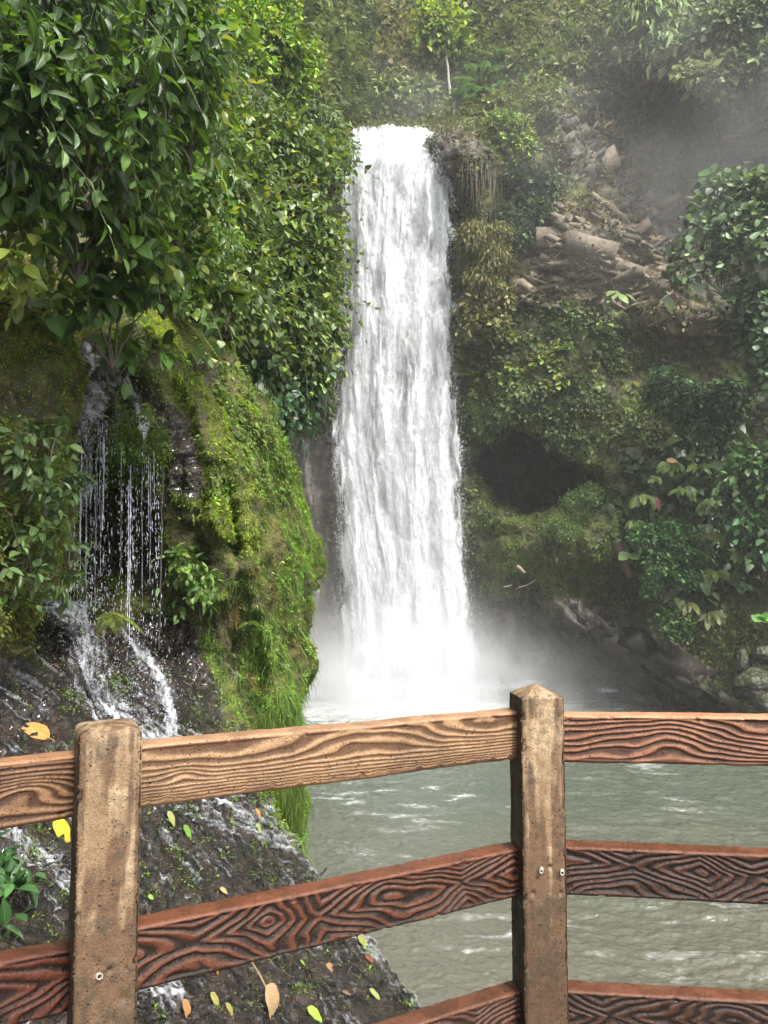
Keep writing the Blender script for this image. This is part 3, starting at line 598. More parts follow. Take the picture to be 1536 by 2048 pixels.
# ------------------------------------------------------------------ the waterfall
WD = 40.0
root = empty("waterfall", at(790, 1397, WD), "tall white waterfall pouring over the rock wall into the pool", "waterfall")
def fall_sheet(name, seed, dy, inset, op, bulge):
    r, c = 900, 230
    U, Vv = np.meshgrid(np.linspace(0, 1, c), np.linspace(0, 1, r))
    py = 256+(1400-256)*Vv
    lft = np.interp(py, [256, 300, 350, 420, 600, 750, 900, 1000, 1150, 1300, 1400], [700, 702, 686, 684, 680, 674, 668, 676, 684, 688, 672])
    rgt = np.interp(py, [256, 262, 300, 340, 380, 450, 600, 700, 900, 1050, 1150, 1250, 1330, 1400], [868, 874, 880, 884, 892, 892, 897, 905, 915, 925, 930, 940, 958, 985])
    px = lft+inset+(rgt-lft-2*inset)*U
    lip = 1-sst(256, 330, py)
    P = at(px, py, WD-dy-bulge*np.sin(math.pi*U)+1.6*lip)
    # crest line is uneven
    P[..., 2] += (lip**3)*.55*(fbm(np.stack([px*.03, 0*px, 0*px+seed], -1), 1, 4, seed))
    Q = np.stack([(px-lft)*.026, py*.026, 0*px+seed], -1)             # pixels -> metres
    warp = .5*fbm(Q*np.array([.8, .35, 1]), 1, 3, seed+9)
    col_ = fbm(np.stack([Q[..., 0]*1.15+warp, Q[..., 1]*.10, Q[..., 2]], -1), 1, 3, seed)          # long columns
    com = fbm(np.stack([Q[..., 0]*1.35+warp*1.3, Q[..., 1]*.33+warp*1.5, Q[..., 2]], -1), 1, 5, seed+2, gain=.5)     # falling clumps
    fin = fbm(np.stack([Q[..., 0]*8, Q[..., 1]*2.2, Q[..., 2]], -1), 1, 4, seed+4)
    top = 1-sst(300, 620, py)
    f = op+.95*col_+1.0*com+.10*fin+.25*top
    ed = .25+np.minimum((px-lft-inset)/15, (rgt-inset-px)/16)+1.2*com+.5*fin+.5*col_
    f -= 1.5*(1-sst(-.3, 1.5, ed))
    f += .12*sst(1150, 1380, py)
    P[..., 1] -= .60*col_+.42*com+.04*fin
    P[..., 0] += .10*fin
    return mesh(name, P, gridf(r, c), M_FALL, attrs={'foam': f})
M_FALL = foam_mat("falling_water", col=(.72, .74, .77), scale=(6, 6, 1.8), lo=-.22, hi=.90, det=7, transl=.3)
for nm, sd, dy, ins, op, bg in (("water_sheet", 301, 0, -5, .72, .3), ("water_sheet", 307, .55, -1, .12, .6), ("water_sheet", 313, 1.0, 4, -.02, .8)):
    put(fall_sheet(nm, sd, dy, ins, op, bg), root)
n = 34000
v = rng.random(n)**.9; py = 262+(1400-262)*v
lft = np.interp(py, [256, 350, 600, 900, 1150, 1300, 1400], [702, 686, 679, 669, 680, 684, 660]); rgt = np.interp(py, [256, 340, 380, 600, 900, 1150, 1330, 1400], [874, 884, 892, 899, 917, 932, 965, 1000])
e = rng.random(n); spread = 5+10*v
u = np.where(e < .16, 6+rng.normal(size=n)*spread*.8, np.where(e < .36, (rgt-lft)-6+rng.normal(size=n)*spread*.9, rng.random(n)*(rgt-lft)))
P = at(lft+u, py, WD-.4-rng.random(n)*1.9)
k = fbm(P*np.array([1.6, 1.6, .45]), 1, 4, 330); keep = (k > .0) | (rng.random(n) < .15)
P = P[keep]; m = len(P)
o = drops("falling_spray", P, rng.uniform(.03, .14, m), rng.uniform(.003, .011, m), M_SPRAY); put(o, root); o['kind'] = 'stuff'
# arcs of thrown water on the right edge and splash crowns at the foot
jets = []
for (x, y, dx, L_) in [(893, 360, 14, 60), (905, 610, 20, 40), (897, 450, 10, 30), (912, 880, 8, 40), (690, 380, -8, 40), (676, 900, -6, 60), (888, 300, 5, 50)]:
    t = rng.random(260)**1.3; jets.append(at(x+dx*t+rng.normal(size=260)*(2+3*t), y+L_*t*t+rng.normal(size=260)*4, WD-1.0+rng.normal(size=260)*.2))
for (x, y, s, k) in [(1060, 1362, 12, 300), (1215, 1378, 10, 260), (1030, 1370, 14, 260), (980, 1372, 26, 500), (650, 1385, 26, 400), (800, 1375, 90, 1600), (900, 1380, 60, 900)]:
    a = rng.random(k)*2*math.pi; jets.append(at(x+rng.normal(size=k)*s, y-np.abs(rng.normal(size=k))*s*.35+6, WD-1-rng.random(k)*1.2))
P = np.concatenate(jets)
o = drops("thrown_spray", P, rng.uniform(.03, .1, len(P)), rng.uniform(.008, .03, len(P)), M_SPRAY, dirs=rv(len(P))+np.array([0, 0, -.8])); put(o, root); o['kind'] = 'stuff'

# ------------------------------------------------------------------ the pool
dd = np.concatenate([np.geomspace(7, 13, 90)[:-1], np.geomspace(13, 46, 760)]); uu = np.concatenate([np.linspace(-1.2, -.25, 60)[:-1], np.linspace(-.25, .62, 820)[:-1], np.linspace(.62, 1.9, 80)])
UU, DD = np.meshgrid(uu, dd)
W = np.stack([UU*DD, DD, 0*DD], -1)
fr = np.hypot(W[..., 0]-.9, (W[..., 1]-39.2)*1.15)                      # distance from the plunge
dirx, diry = (W[..., 0]-.9), (W[..., 1]-39.2)
rad = np.stack([np.arctan2(dirx, -diry)*7, fr*.8, 0*fr], -1)
h = .16*fbm(W, .22, 2, 401)+.15*fbm(W*np.array([.6, 1.5, 1]), .8, 3, 404)+.07*fbm(W*np.array([.8, 1.3, 1]), 2.6, 3, 407, ridge=True)+.02*fbm(W, 7, 2, 409)
h = h*(1+2.2*np.exp(-fr/5)) + .10*np.exp(-fr/6)*fbm(rad, .6, 3, 411, ridge=True)
W[..., 2] = h
sm = at(-50, 1500, 1)  # unused anchor
foam = .80*np.exp(-(fr/5.0)**1.6) + .50*np.exp(-fr/9)*(1+1.6*fbm(rad, .9, 4, 413)) - .10
foam += .40*sst(.00, .26, fbm(W*np.array([.55, 2.0, 0]), .9, 5, 415))*sst(-.15, .2, fbm(W, .16, 2, 417))
foam += .26*sst(.10, .30, fbm(W*np.array([.9, 2.2, 0]), 2.1, 4, 419, ridge=True)-.12)*sst(.0, .3, fbm(W, .3, 2, 421))
m_, n = newmat("pool_water"); L = n.links.new
tc = N(n, 'ShaderNodeTexCoord'); at1 = N(n, 'ShaderNodeAttribute', _attribute_name='foam')
mp = N(n, 'ShaderNodeMapping'); mp.inputs['Scale'].default_value = (3.2, 6.5, 3); L(tc.outputs['Object'], mp.inputs[0])
n1 = N(n, 'ShaderNodeTexNoise', Scale=1.0, Detail=6.0, Roughness=.7); L(mp.outputs[0], n1.inputs[0])
ad = N(n, 'ShaderNodeMath', _operation='ADD'); L(at1.outputs['Fac'], ad.inputs[0]); L(n1.outputs[0], ad.inputs[1])
fr_ = N(n, 'ShaderNodeMapRange', **{'From__Min': .60, 'From__Max': 1.45}); fr_.interpolation_type = 'SMOOTHSTEP'; L(ad.outputs[0], fr_.inputs['Value'])
n2 = N(n, 'ShaderNodeTexNoise', Scale=.16, Detail=3.0); L(tc.outputs['Object'], n2.inputs[0])
cr = N(n, 'ShaderNodeMix', _data_type='RGBA'); cr.inputs[6].default_value = (.066, .082, .062, 1); cr.inputs[7].default_value = (.100, .094, .070, 1)
sx = N(n, 'ShaderNodeSeparateXYZ'); L(tc.outputs['Object'], sx.inputs[0])
g = N(n, 'ShaderNodeMapRange', **{'From__Min': 12.0, 'From__Max': 24.0, 'To__Min': 1.0, 'To__Max': 0.0}); L(sx.outputs[1], g.inputs['Value'])
ga = N(n, 'ShaderNodeMath', _operation='MULTIPLY_ADD', i1=.8); L(n2.outputs[0], ga.inputs[0]); g2 = N(n, 'ShaderNodeMath', _operation='MULTIPLY_ADD', i1=.75, i2=-.28); L(g.outputs[0], g2.inputs[0]); L(g2.outputs[0], ga.inputs[2]); ga.use_clamp = True
L(ga.outputs[0], cr.inputs[0])
mc = N(n, 'ShaderNodeMix', _data_type='RGBA'); L(fr_.outputs[0], mc.inputs[0]); L(cr.outputs[2], mc.inputs[6]); mc.inputs[7].default_value = (.58, .61, .60, 1)
p = N(n, 'ShaderNodeBsdfPrincipled'); L(mc.outputs[2], p.inputs['Base Color'])
rg = N(n, 'ShaderNodeMapRange', **{'To__Min': .16, 'To__Max': .6}); L(fr_.outputs[0], rg.inputs['Value']); L(rg.outputs[0], p.inputs['Roughness'])
mp3 = N(n, 'ShaderNodeMapping'); mp3.inputs['Scale'].default_value = (2.2, 4.2, 2); L(tc.outputs['Object'], mp3.inputs[0])
n3 = N(n, 'ShaderNodeTexNoise', Scale=1.6, Detail=5.0, Roughness=.6, Distortion=.6); L(mp3.outputs[0], n3.inputs[0])
b = N(n, 'ShaderNodeBump', Strength=.38, Distance=.12); L(n3.outputs[0], b.inputs['Height']); L(b.outputs[0], p.inputs['Normal'])
o = N(n, 'ShaderNodeOutputMaterial'); L(p.outputs[0], o.inputs[0]); M_POOL = m_
pool = mesh("pool_water", W, gridf(*UU.shape), M_POOL, attrs={'foam': foam}); tag(pool, kind='structure')

# ------------------------------------------------------------------ the fence: cast concrete posts and rails pressed with a wood grain
def conc_mat():
    m, n = newmat("painted_concrete"); L = n.links.new
    c = N(n, 'ShaderNodeVertexColor', _layer_name='Col'); tc = N(n, 'ShaderNodeTexCoord'); wet = N(n, 'ShaderNodeAttribute', _attribute_name='wet')
    n1 = N(n, 'ShaderNodeTexNoise', Scale=260.0, Detail=4.0, Roughness=.7); L(tc.outputs['Object'], n1.inputs[0])
    n2 = N(n, 'ShaderNodeTexNoise', Scale=38.0, Detail=4.0, Roughness=.6); L(tc.outputs['Object'], n2.inputs[0])
    mr = N(n, 'ShaderNodeMapRange', **{'From__Min': .25, 'From__Max': .75, 'To__Min': .5, 'To__Max': 1.5}); L(n1.outputs[0], mr.inputs['Value'])
    h = N(n, 'ShaderNodeHueSaturation'); L(c.outputs[0], h.inputs['Color']); L(mr.outputs[0], h.inputs['Value'])
    # small pits left by air bubbles
    v = N(n, 'ShaderNodeTexVoronoi', Scale=95.0); L(tc.outputs['Object'], v.inputs['Vector'])
    sel = N(n, 'ShaderNodeMath', _operation='MULTIPLY_ADD', i1=.20, i2=-.03); L(v.outputs['Color'], sel.inputs[0])
    cmp_ = N(n, 'ShaderNodeMath', _operation='SUBTRACT'); L(v.outputs['Distance'], cmp_.inputs[0]); L(sel.outputs[0], cmp_.inputs[1])
    pit = N(n, 'ShaderNodeMapRange', **{'From__Min': .0, 'From__Max': .12, 'To__Min': .25, 'To__Max': 1.0}); L(cmp_.outputs[0], pit.inputs['Value'])
    mm = N(n, 'ShaderNodeMix', _data_type='RGBA', _blend_type='MULTIPLY'); mm.inputs[0].default_value = .8; L(h.outputs[0], mm.inputs[6]); L(pit.outputs[0], mm.inputs[7])
    p = N(n, 'ShaderNodeBsdfPrincipled'); p.inputs['Specular IOR Level'].default_value = .38; L(mm.outputs[2], p.inputs['Base Color'])
    w2 = N(n, 'ShaderNodeMapRange', **{'From__Min': .30, 'From__Max': .50}); L(n2.outputs[0], w2.inputs['Value'])
    wm = N(n, 'ShaderNodeMath', _operation='MULTIPLY'); L(w2.outputs[0], wm.inputs[0]); L(wet.outputs['Fac'], wm.inputs[1])
    r = N(n, 'ShaderNodeMapRange', **{'To__Min': .60, 'To__Max': .12}); L(wm.outputs[0], r.inputs['Value']); L(r.outputs[0], p.inputs['Roughness'])
    hh = N(n, 'ShaderNodeMath', _operation='MULTIPLY_ADD', i1=.8); L(n1.outputs[0], hh.inputs[0]); L(pit.outputs[0], hh.inputs[2])
    b = N(n, 'ShaderNodeBump', Strength=1.0, Distance=.003); L(hh.outputs[0], b.inputs['Height'])
    b2 = N(n, 'ShaderNodeBump', Strength=.5, Distance=.005); L(n2.outputs[0], b2.inputs['Height']); L(b.outputs[0], b2.inputs['Normal']); L(b2.outputs[0], p.inputs['Normal'])
    o = N(n, 'ShaderNodeOutputMaterial'); L(p.outputs[0], o.inputs[0]); return m
M_CONC = conc_mat()
PL = at(214, 1480, 1.66); PR = at(1078, 1440, 2.17)                    # post axes
ZL = at(222, 1484, 1.57)[2]; ZRR = at(1086, 1398, 2.07)[2]             # front edge of each post head
Pleft = at(-420, 1560, 1.22); Pright = at(1760, 1440, 2.0)
def grain(S, T, seed, freq, bold, knots, pw=1.0, diam=None):
    """height of the pressed wood grain, S along (m), T across 0..1"""
    A = np.stack([S*2.6, T*1.0, 0*S+seed], -1)
    if diam:
        per, m = diam; sw = S+.16*fbm(np.stack([S*3, T*.6, 0*S], -1), 1, 2, seed+7); z = (sw/per+seed*.37) % 1.0; z = np.sqrt((2*z-1)**2+.004); tc_ = T-.47-.30*fbm(np.stack([S*2.2, 0*S, 0*S], -1), 1, 2, seed+8)
        ph = freq*(1.35*np.sqrt(tc_**2+.0012)+.85*z*np.sign(np.sin(seed)+.1)) + bold*1.1*fbm(A, 1, 3, seed) + .5*fbm(np.stack([S*8, T*2.5, 0*S], -1), 1, 2, seed+3)
    else: ph = (T**pw)*freq + bold*2.2*fbm(A, 1, 3, seed) + .5*fbm(np.stack([S*9, T*2.5, 0*S], -1), 1, 2, seed+3)
    for (s0, t0, a, ws, wt) in knots:
        ph = ph + a*np.exp(-((S-s0)/ws)**2-((T-t0)/wt)**2)
    f = ph-np.floor(ph)
    h = np.minimum(f/.68, (1-f)/.32); h = h*h*(3-2*h)
    return h, ph
def rail(parent, A, B, zA, zB, H, TH, seed, freq, bold, knots, depth, c_hi, c_lo, c_top, wet, ragged=.0, pw=1.0, diam=None):
    A = np.array([A[0], A[1], zA]); B = np.array([B[0], B[1], zB]); ln = np.linalg.norm(B-A); X = (B-A)/ln
    nrm = unit(np.cross(X, np.array([0, 0, 1.]))); 
    if nrm[1] > 0: nrm = -nrm
    up = np.array([0, 0, 1.])
    ns = int(ln/.0028); s = np.linspace(0, ln, ns)
    rr = .007
    nf, ntp = int(H/.0024), int(TH/.0035)
    prof = []; par = []                                                # y: out to the viewer, z: up from the rail's front top edge
    for t in np.linspace(0, 1, nf): prof.append((0, -H+rr+(H-2*rr)*t)); par.append((0, 1-t))
    for a in np.linspace(0, math.pi/2, 5)[1:-1]: prof.append((-rr+rr*math.cos(a), -rr+rr*math.sin(a))); par.append((.5, 0))
    for t in np.linspace(0, 1, ntp): prof.append((-rr-(TH-2*rr)*t, 0)); par.append((1, t))
    for t in np.linspace(0, 1, 6): prof.append((-TH, -rr-(H-2*rr)*t)); par.append((2, t))
    for t in np.linspace(0, 1, 8): prof.append((-TH+rr+(TH-2*rr)*t, -H)); par.append((3, t))
    prof = np.array(prof); par = np.array(par); k = len(prof)
    S, K = np.meshgrid(s, np.arange(k), indexing='ij'); T = par[K.astype(int), 1]; face = par[K.astype(int), 0]
    h, ph = grain(S, T, seed, freq, bold, knots, pw, diam)
    edge = np.minimum(T, 1-T); front = (face == 0)
    g = np.where(front, (h-1)*depth*sst(0, .05, edge), 0)
    y = prof[K.astype(int), 0]; z = prof[K.astype(int), 1]
    P = A+S[..., None]*X + y[..., None]*nrm*1.0 + z[..., None]*up
    oc = fbm(P, 14, 3, seed+20); of = fbm(P, 60, 3, seed+23)
    out = np.where(front[..., None], nrm, np.where((face == 1)[..., None], up, np.where((face == .5)[..., None], unit(nrm+up), np.where((face == 3)[..., None], -up, -nrm))))
    chip = sst(.22, .42, fbm(P, 22, 3, seed+29))*np.where((face == .5) | (edge < .06), 1, 0)*.006
    lowrag = ragged*sst(.80, 1.0, T)*front*.008*sst(0, .3, fbm(np.stack([S*30, 0*S, 0*S], -1), 1, 3, seed+31))
    P = P+out*(g+.0030*oc+.0010*of-chip)[..., None] + up*lowrag[..., None]
    wave = .004*fbm(np.stack([S*3, 0*S, 0*S+seed], -1), 1, 2, seed+40); P[..., 2] += wave
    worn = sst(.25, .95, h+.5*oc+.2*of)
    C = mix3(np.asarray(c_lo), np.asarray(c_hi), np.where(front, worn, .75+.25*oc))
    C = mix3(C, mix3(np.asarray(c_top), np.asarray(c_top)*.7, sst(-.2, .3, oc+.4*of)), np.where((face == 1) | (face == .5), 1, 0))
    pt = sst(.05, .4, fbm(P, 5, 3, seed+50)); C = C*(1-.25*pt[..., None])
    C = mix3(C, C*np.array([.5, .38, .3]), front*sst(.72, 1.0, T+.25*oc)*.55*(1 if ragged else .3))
    wt = wet*np.clip(.8+oc, 0, 1)
    f = [gridf(ns, k, 0, True)]
    return mesh("rail", P, f, M_CONC, parent, col=C, attrs={'wet': wt}, loc=-np.array(parent.location))
fence = empty("concrete_fence", (PL[0], PL[1], 5.42), "low brown fence of cast concrete posts and wood grained rails at the lookout edge", "fence")
H = .128; TH = .062
def zf(px, py, d): return at(px, py, d)[2]
# the rails' front faces run just behind the posts' front faces; rows: top edge z at left end, left post, right post, right end
offn = .035
fl = at(222, 1493, 1.60); frt = at(1078, 1430, 2.10)
z_top = [zf(0, 1526, 1.46), zf(285, 1494, 1.59), zf(1035, 1427, 2.09), zf(1128, 1431, 2.09), zf(1536, 1436, 2.02)]
z_mid = [zf(0, 1914, 1.46), zf(285, 1849, 1.59), zf(1035, 1697, 2.09), zf(1128, 1691, 2.09), zf(1536, 1706, 2.02)]
z_low = [zf(0, 2300, 1.46), zf(285, 2205, 1.59), zf(1035, 1972, 2.09), zf(1128, 1966, 2.09), zf(1536, 1988, 2.02)]
xa_ = [at(0, 1526, 1.46), at(285, 1494, 1.60), at(1035, 1427, 2.115), at(1128, 1431, 2.10), at(1536, 1436, 2.03)]
TAN = (.46, .29, .15); TANL = (.17, .08, .036); RED = (.20, .072, .036); REDL = (.045, .016, .009); OR = (.40, .20, .105); ORL = (.085, .030, .015)
xl_ = [at(0, 1526, 1.485), at(165, 1510, 1.62)]
def seg(i, j, zz, ext, **k):
    a, b = (xl_ if i == 0 else (xa_[i], xa_[j])); za, zb = zz[i], zz[j]
    if i == 0:
        ya_, yb_ = [(1526, 1510), (1914, 1888), (2300, 2262)][[id(z_top), id(z_mid), id(z_low)].index(id(zz))]
        za, zb = zf(0, ya_, 1.485), zf(150, yb_, 1.61)
    d = (b-a)[:2]; L0 = np.linalg.norm(d); d = d/L0; sl = (zb-za)/L0
    A = a[:2]-d*ext[0]; B = b[:2]+d*ext[1]
    rail(fence, A, B, za-sl*ext[0], zb+sl*ext[1], H, TH, **k)
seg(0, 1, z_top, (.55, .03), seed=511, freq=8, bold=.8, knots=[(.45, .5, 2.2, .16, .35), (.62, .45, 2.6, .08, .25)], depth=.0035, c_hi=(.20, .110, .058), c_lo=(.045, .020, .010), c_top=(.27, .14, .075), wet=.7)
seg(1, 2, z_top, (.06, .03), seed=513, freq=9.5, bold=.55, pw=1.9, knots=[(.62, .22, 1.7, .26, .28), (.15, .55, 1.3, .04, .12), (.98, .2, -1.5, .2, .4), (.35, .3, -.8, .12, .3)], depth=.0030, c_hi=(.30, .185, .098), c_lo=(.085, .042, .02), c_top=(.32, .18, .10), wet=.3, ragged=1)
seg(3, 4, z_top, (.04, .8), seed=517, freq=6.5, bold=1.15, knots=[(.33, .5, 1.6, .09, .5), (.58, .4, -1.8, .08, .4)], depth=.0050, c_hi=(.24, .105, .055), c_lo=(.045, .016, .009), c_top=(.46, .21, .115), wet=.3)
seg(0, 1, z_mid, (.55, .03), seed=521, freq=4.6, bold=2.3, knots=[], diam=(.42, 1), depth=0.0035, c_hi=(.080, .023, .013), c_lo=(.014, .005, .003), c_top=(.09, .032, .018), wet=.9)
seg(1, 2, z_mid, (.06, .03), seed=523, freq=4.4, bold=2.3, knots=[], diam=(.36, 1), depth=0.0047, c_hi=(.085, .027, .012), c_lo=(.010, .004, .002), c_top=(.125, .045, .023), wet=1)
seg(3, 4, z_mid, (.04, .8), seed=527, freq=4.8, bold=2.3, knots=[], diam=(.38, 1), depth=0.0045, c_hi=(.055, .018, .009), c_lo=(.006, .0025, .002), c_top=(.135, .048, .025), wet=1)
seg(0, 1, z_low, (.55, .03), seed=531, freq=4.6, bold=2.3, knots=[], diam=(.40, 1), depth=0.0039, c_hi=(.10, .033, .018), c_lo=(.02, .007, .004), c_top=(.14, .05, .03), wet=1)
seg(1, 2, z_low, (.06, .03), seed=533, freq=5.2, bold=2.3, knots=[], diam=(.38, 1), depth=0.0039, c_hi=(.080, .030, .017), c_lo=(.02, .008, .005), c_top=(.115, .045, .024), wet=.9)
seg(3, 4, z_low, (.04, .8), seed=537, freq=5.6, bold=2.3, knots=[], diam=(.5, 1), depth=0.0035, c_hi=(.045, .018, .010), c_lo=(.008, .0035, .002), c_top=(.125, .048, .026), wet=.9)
def post(cx, cy, ztop, rot, wd, cap, dome, seed, pits):
    hw = wd/2; zb = 5.40; rr = .010; nper = 44
    t = np.linspace(-1, 1, nper); ring = []
    for f in range(4):
        a = f*math.pi/2; c, s = math.cos(a), math.sin(a)
        for q in t[:-1]:
            x, y = q*hw, -hw
            ex = max(0, abs(q)*hw-(hw-rr)); y += ex*ex/(rr)*.55
            ring.append((x*c-y*s, x*s+y*c, f, q))
    ring = np.array(ring); k = len(ring)
    zz = np.concatenate([np.arange(zb, ztop, .0042), [ztop]]); m = len(zz)
    capn = 26; tt = np.linspace(0, 1, capn+1)[1:]
    if dome: sc_ = 1-tt**3.2*.98; ch = ztop+cap*np.sin(tt*math.pi/2)**.8
    else: sc_ = 1-.985*tt; ch = ztop+cap*tt**.93
    Z = np.concatenate([zz, ch]); Sc = np.concatenate([np.ones(m), sc_])
    P = np.stack([ring[None, :, 0]*Sc[:, None], ring[None, :, 1]*Sc[:, None], np.broadcast_to(Z[:, None], (len(Z), k))], -1)
    fn_ = np.broadcast_to(ring[None, :, 2], P.shape[:2]); q = np.broadcast_to(ring[None, :, 3], P.shape[:2])
    Nn = np.stack([np.cos(fn_*math.pi/2-math.pi/2), np.sin(fn_*math.pi/2-math.pi/2), 0*q], -1)
    isc = (np.arange(len(Z)) >= m)[:, None]; Nn = np.where(isc[..., None], unit(Nn*.4+np.array([0, 0, 1.])), Nn)
    lo = fbm(P+seed, 12, 3, seed); fi = fbm(P+seed, 55, 3, seed+3); gr = fbm((P+seed)*np.array([1, 1, .07]), 70, 3, seed+6)
    d = .0030*lo+.0014*fi+.0016*gr*(~isc)
    ec = (np.abs(q) > .86); d = d-.006*sst(.15, .4, fbm(P, 26, 3, seed+9))*ec
    u = q*hw
    for (pu, pz, pr, pd) in pits:
        d = d-np.where(fn_ == 0, pd*np.exp(-((u-pu)**2+(P[..., 2]-pz)**2)/pr**2), 0)
    P = P+Nn*d[..., None]
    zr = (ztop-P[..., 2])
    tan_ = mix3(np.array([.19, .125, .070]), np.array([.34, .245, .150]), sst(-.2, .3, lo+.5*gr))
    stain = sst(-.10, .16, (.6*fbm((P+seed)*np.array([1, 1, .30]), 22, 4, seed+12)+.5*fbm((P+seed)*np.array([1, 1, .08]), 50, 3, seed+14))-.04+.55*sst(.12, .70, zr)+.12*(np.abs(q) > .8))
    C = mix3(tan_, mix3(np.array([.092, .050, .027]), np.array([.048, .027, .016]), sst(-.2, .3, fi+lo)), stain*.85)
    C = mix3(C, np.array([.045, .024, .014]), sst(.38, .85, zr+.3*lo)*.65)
    C = mix3(C, mix3(np.array([.010, .007, .005]), np.array([.035, .022, .013]), sst(-.2, .3, lo)), (fn_ == 3)*(~isc)*.85)  # left face near black: dark algae plus its shade put into the colour
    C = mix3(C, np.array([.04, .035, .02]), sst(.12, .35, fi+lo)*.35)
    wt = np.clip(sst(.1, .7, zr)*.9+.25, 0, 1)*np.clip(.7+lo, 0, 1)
    c, s = math.cos(rot), math.sin(rot)
    Q = P.copy(); Q[..., 0] = P[..., 0]*c-P[..., 1]*s+cx; Q[..., 1] = P[..., 0]*s+P[..., 1]*c+cy
    o = mesh("post", Q, [gridf(len(Z), k, 0, True)], M_CONC, fence, col=C, attrs={'wet': wt}, loc=-np.array(fence.location))
    return o, (cx, cy, rot, hw)
M_PVC = plain("white_plastic", (.30, .27, .22), .5)
M_DARK = plain("painted_bore_shade", (.02, .015, .012), .8)
def tube_end(par, pinfo, u, z, r=.0048, ln=.010, tilt=0.0):
    cx, cy, rot, hw = pinfo; c, s = math.cos(rot), math.sin(rot)
    a = np.arange(20)*2*math.pi/20
    prof = [(r*.62, .002), (r*.62, ln*.95), (r*.70, ln), (r*.92, ln), (r, ln*.93), (r, -.004)]
    V = []
    for rad, out in prof:
        for th in a:
            x, y, zc = u+rad*math.cos(th)+tilt*out, -hw-out, z+rad*math.sin(th)+tilt*.4*out
            V.append((x*c-y*s+cx, x*s+y*c+cy, zc))
    F = gridf(len(prof), 20, 0, True)
    o = mesh("bolt_sleeve", V, F, M_PVC, par)
    b = mesh("bore_shade_disc", V[:20], [np.arange(20)[None, ::-1]], M_DARK, o)  # flat near-black disc stands in for the shade inside the sleeve
zL0 = ZL; zR0 = ZRR
def facept(px, py, info):
    """where a view ray meets a post's front face, in the face's own u and z"""
    cx, cy, rot, hw = info; d = at(px, py, 1.0)-np.array([0, 0, CAMZ]); n0 = np.array([math.sin(rot), -math.cos(rot)])
    pc = np.array([cx, cy])+n0*hw; t = (pc@n0)/(d[:2]@n0); X = d[:2]*t; return (X-pc)@np.array([math.cos(rot), math.sin(rot)]), CAMZ+d[2]*t
rotL, rotR = R_(26.5), R_(7.5); wL, wR = .124, .122
def centre(px, d, rot, wd):
    p = at(px, 1500, d); n0 = np.array([math.sin(rot), -math.cos(rot)]); return p[0]-n0[0]*wd/2, p[1]-n0[1]*wd/2
cL = centre(223, 1.565, rotL, wL); cR = centre(1088, 2.07, rotR, wR)
iL = (*cL, rotL, wL/2); iR = (*cR, rotR, wR/2)
pl = [facept(197, 1952, iL), facept(219, 1940, iL), facept(252, 1938, iL), facept(248, 1999, iL)]
pr = [facept(1083, 1738, iR), facept(1101, 1734, iR), facept(1124, 1742, iR), facept(1067, 1787, iR), facept(1122, 1787, iR), facept(1108, 1415, iR)]
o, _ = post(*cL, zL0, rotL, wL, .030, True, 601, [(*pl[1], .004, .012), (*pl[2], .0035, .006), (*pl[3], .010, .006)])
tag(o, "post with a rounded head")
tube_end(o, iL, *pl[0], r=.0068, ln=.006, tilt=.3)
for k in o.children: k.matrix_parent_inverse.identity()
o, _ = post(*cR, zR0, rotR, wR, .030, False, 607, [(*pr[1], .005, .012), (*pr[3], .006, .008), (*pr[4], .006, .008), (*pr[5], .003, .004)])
tag(o, "post with a pointed head")
tube_end(o, iR, *pr[0], r=.0058, ln=.012, tilt=-.4); tube_end(o, iR, *pr[2], r=.0062, ln=.012, tilt=-.3)
# the next posts, outside the picture
for (c0, rt) in [((xa_[0][0]-.36, xa_[0][1]-.33), R_(38)), ((xa_[4][0]+.55, xa_[4][1]-.06), R_(-8))]:
    post(c0[0], c0[1], 6.66, rt, .124, .03, False, 611, [])
# lookout paving under the camera, with the fence's footing
m = 40
X, Y = np.meshgrid(np.linspace(-2.6, 3.2, m), np.linspace(-4, 0, m)); edge_y = np.interp(X, [-2.6, -1.1, xa_[1][0], xa_[2][0], 3.2], [.4, .75, 1.75, 2.3, 2.15])
Y = Y+(Y+4)/4*edge_y
top = np.stack([X, Y, 5.40+.006*fbm(np.stack([X, Y, 0*X], -1), 3, 3, 640)], -1); bot = top.copy(); bot[..., 2] = 5.1
V = np.concatenate([top.reshape(-1, 3), bot.reshape(-1, 3)]); bi = np.concatenate([np.arange(m), np.arange(1, m)*m+m-1, (m-1)*m+np.arange(m-2, -1, -1), np.arange(m-2, 0, -1)*m])
side = np.stack([bi, np.roll(bi, -1), np.roll(bi, -1)+m*m, bi+m*m], -1)
pv = mesh("path", V, [gridf(m, m), gridf(m, m, m*m)[:, ::-1], side], M_CONC, col=np.tile([.22, .19, .16], (len(V), 1)), attrs={'wet': np.full(len(V), .7)}, smooth=False); tag(pv, kind='structure')

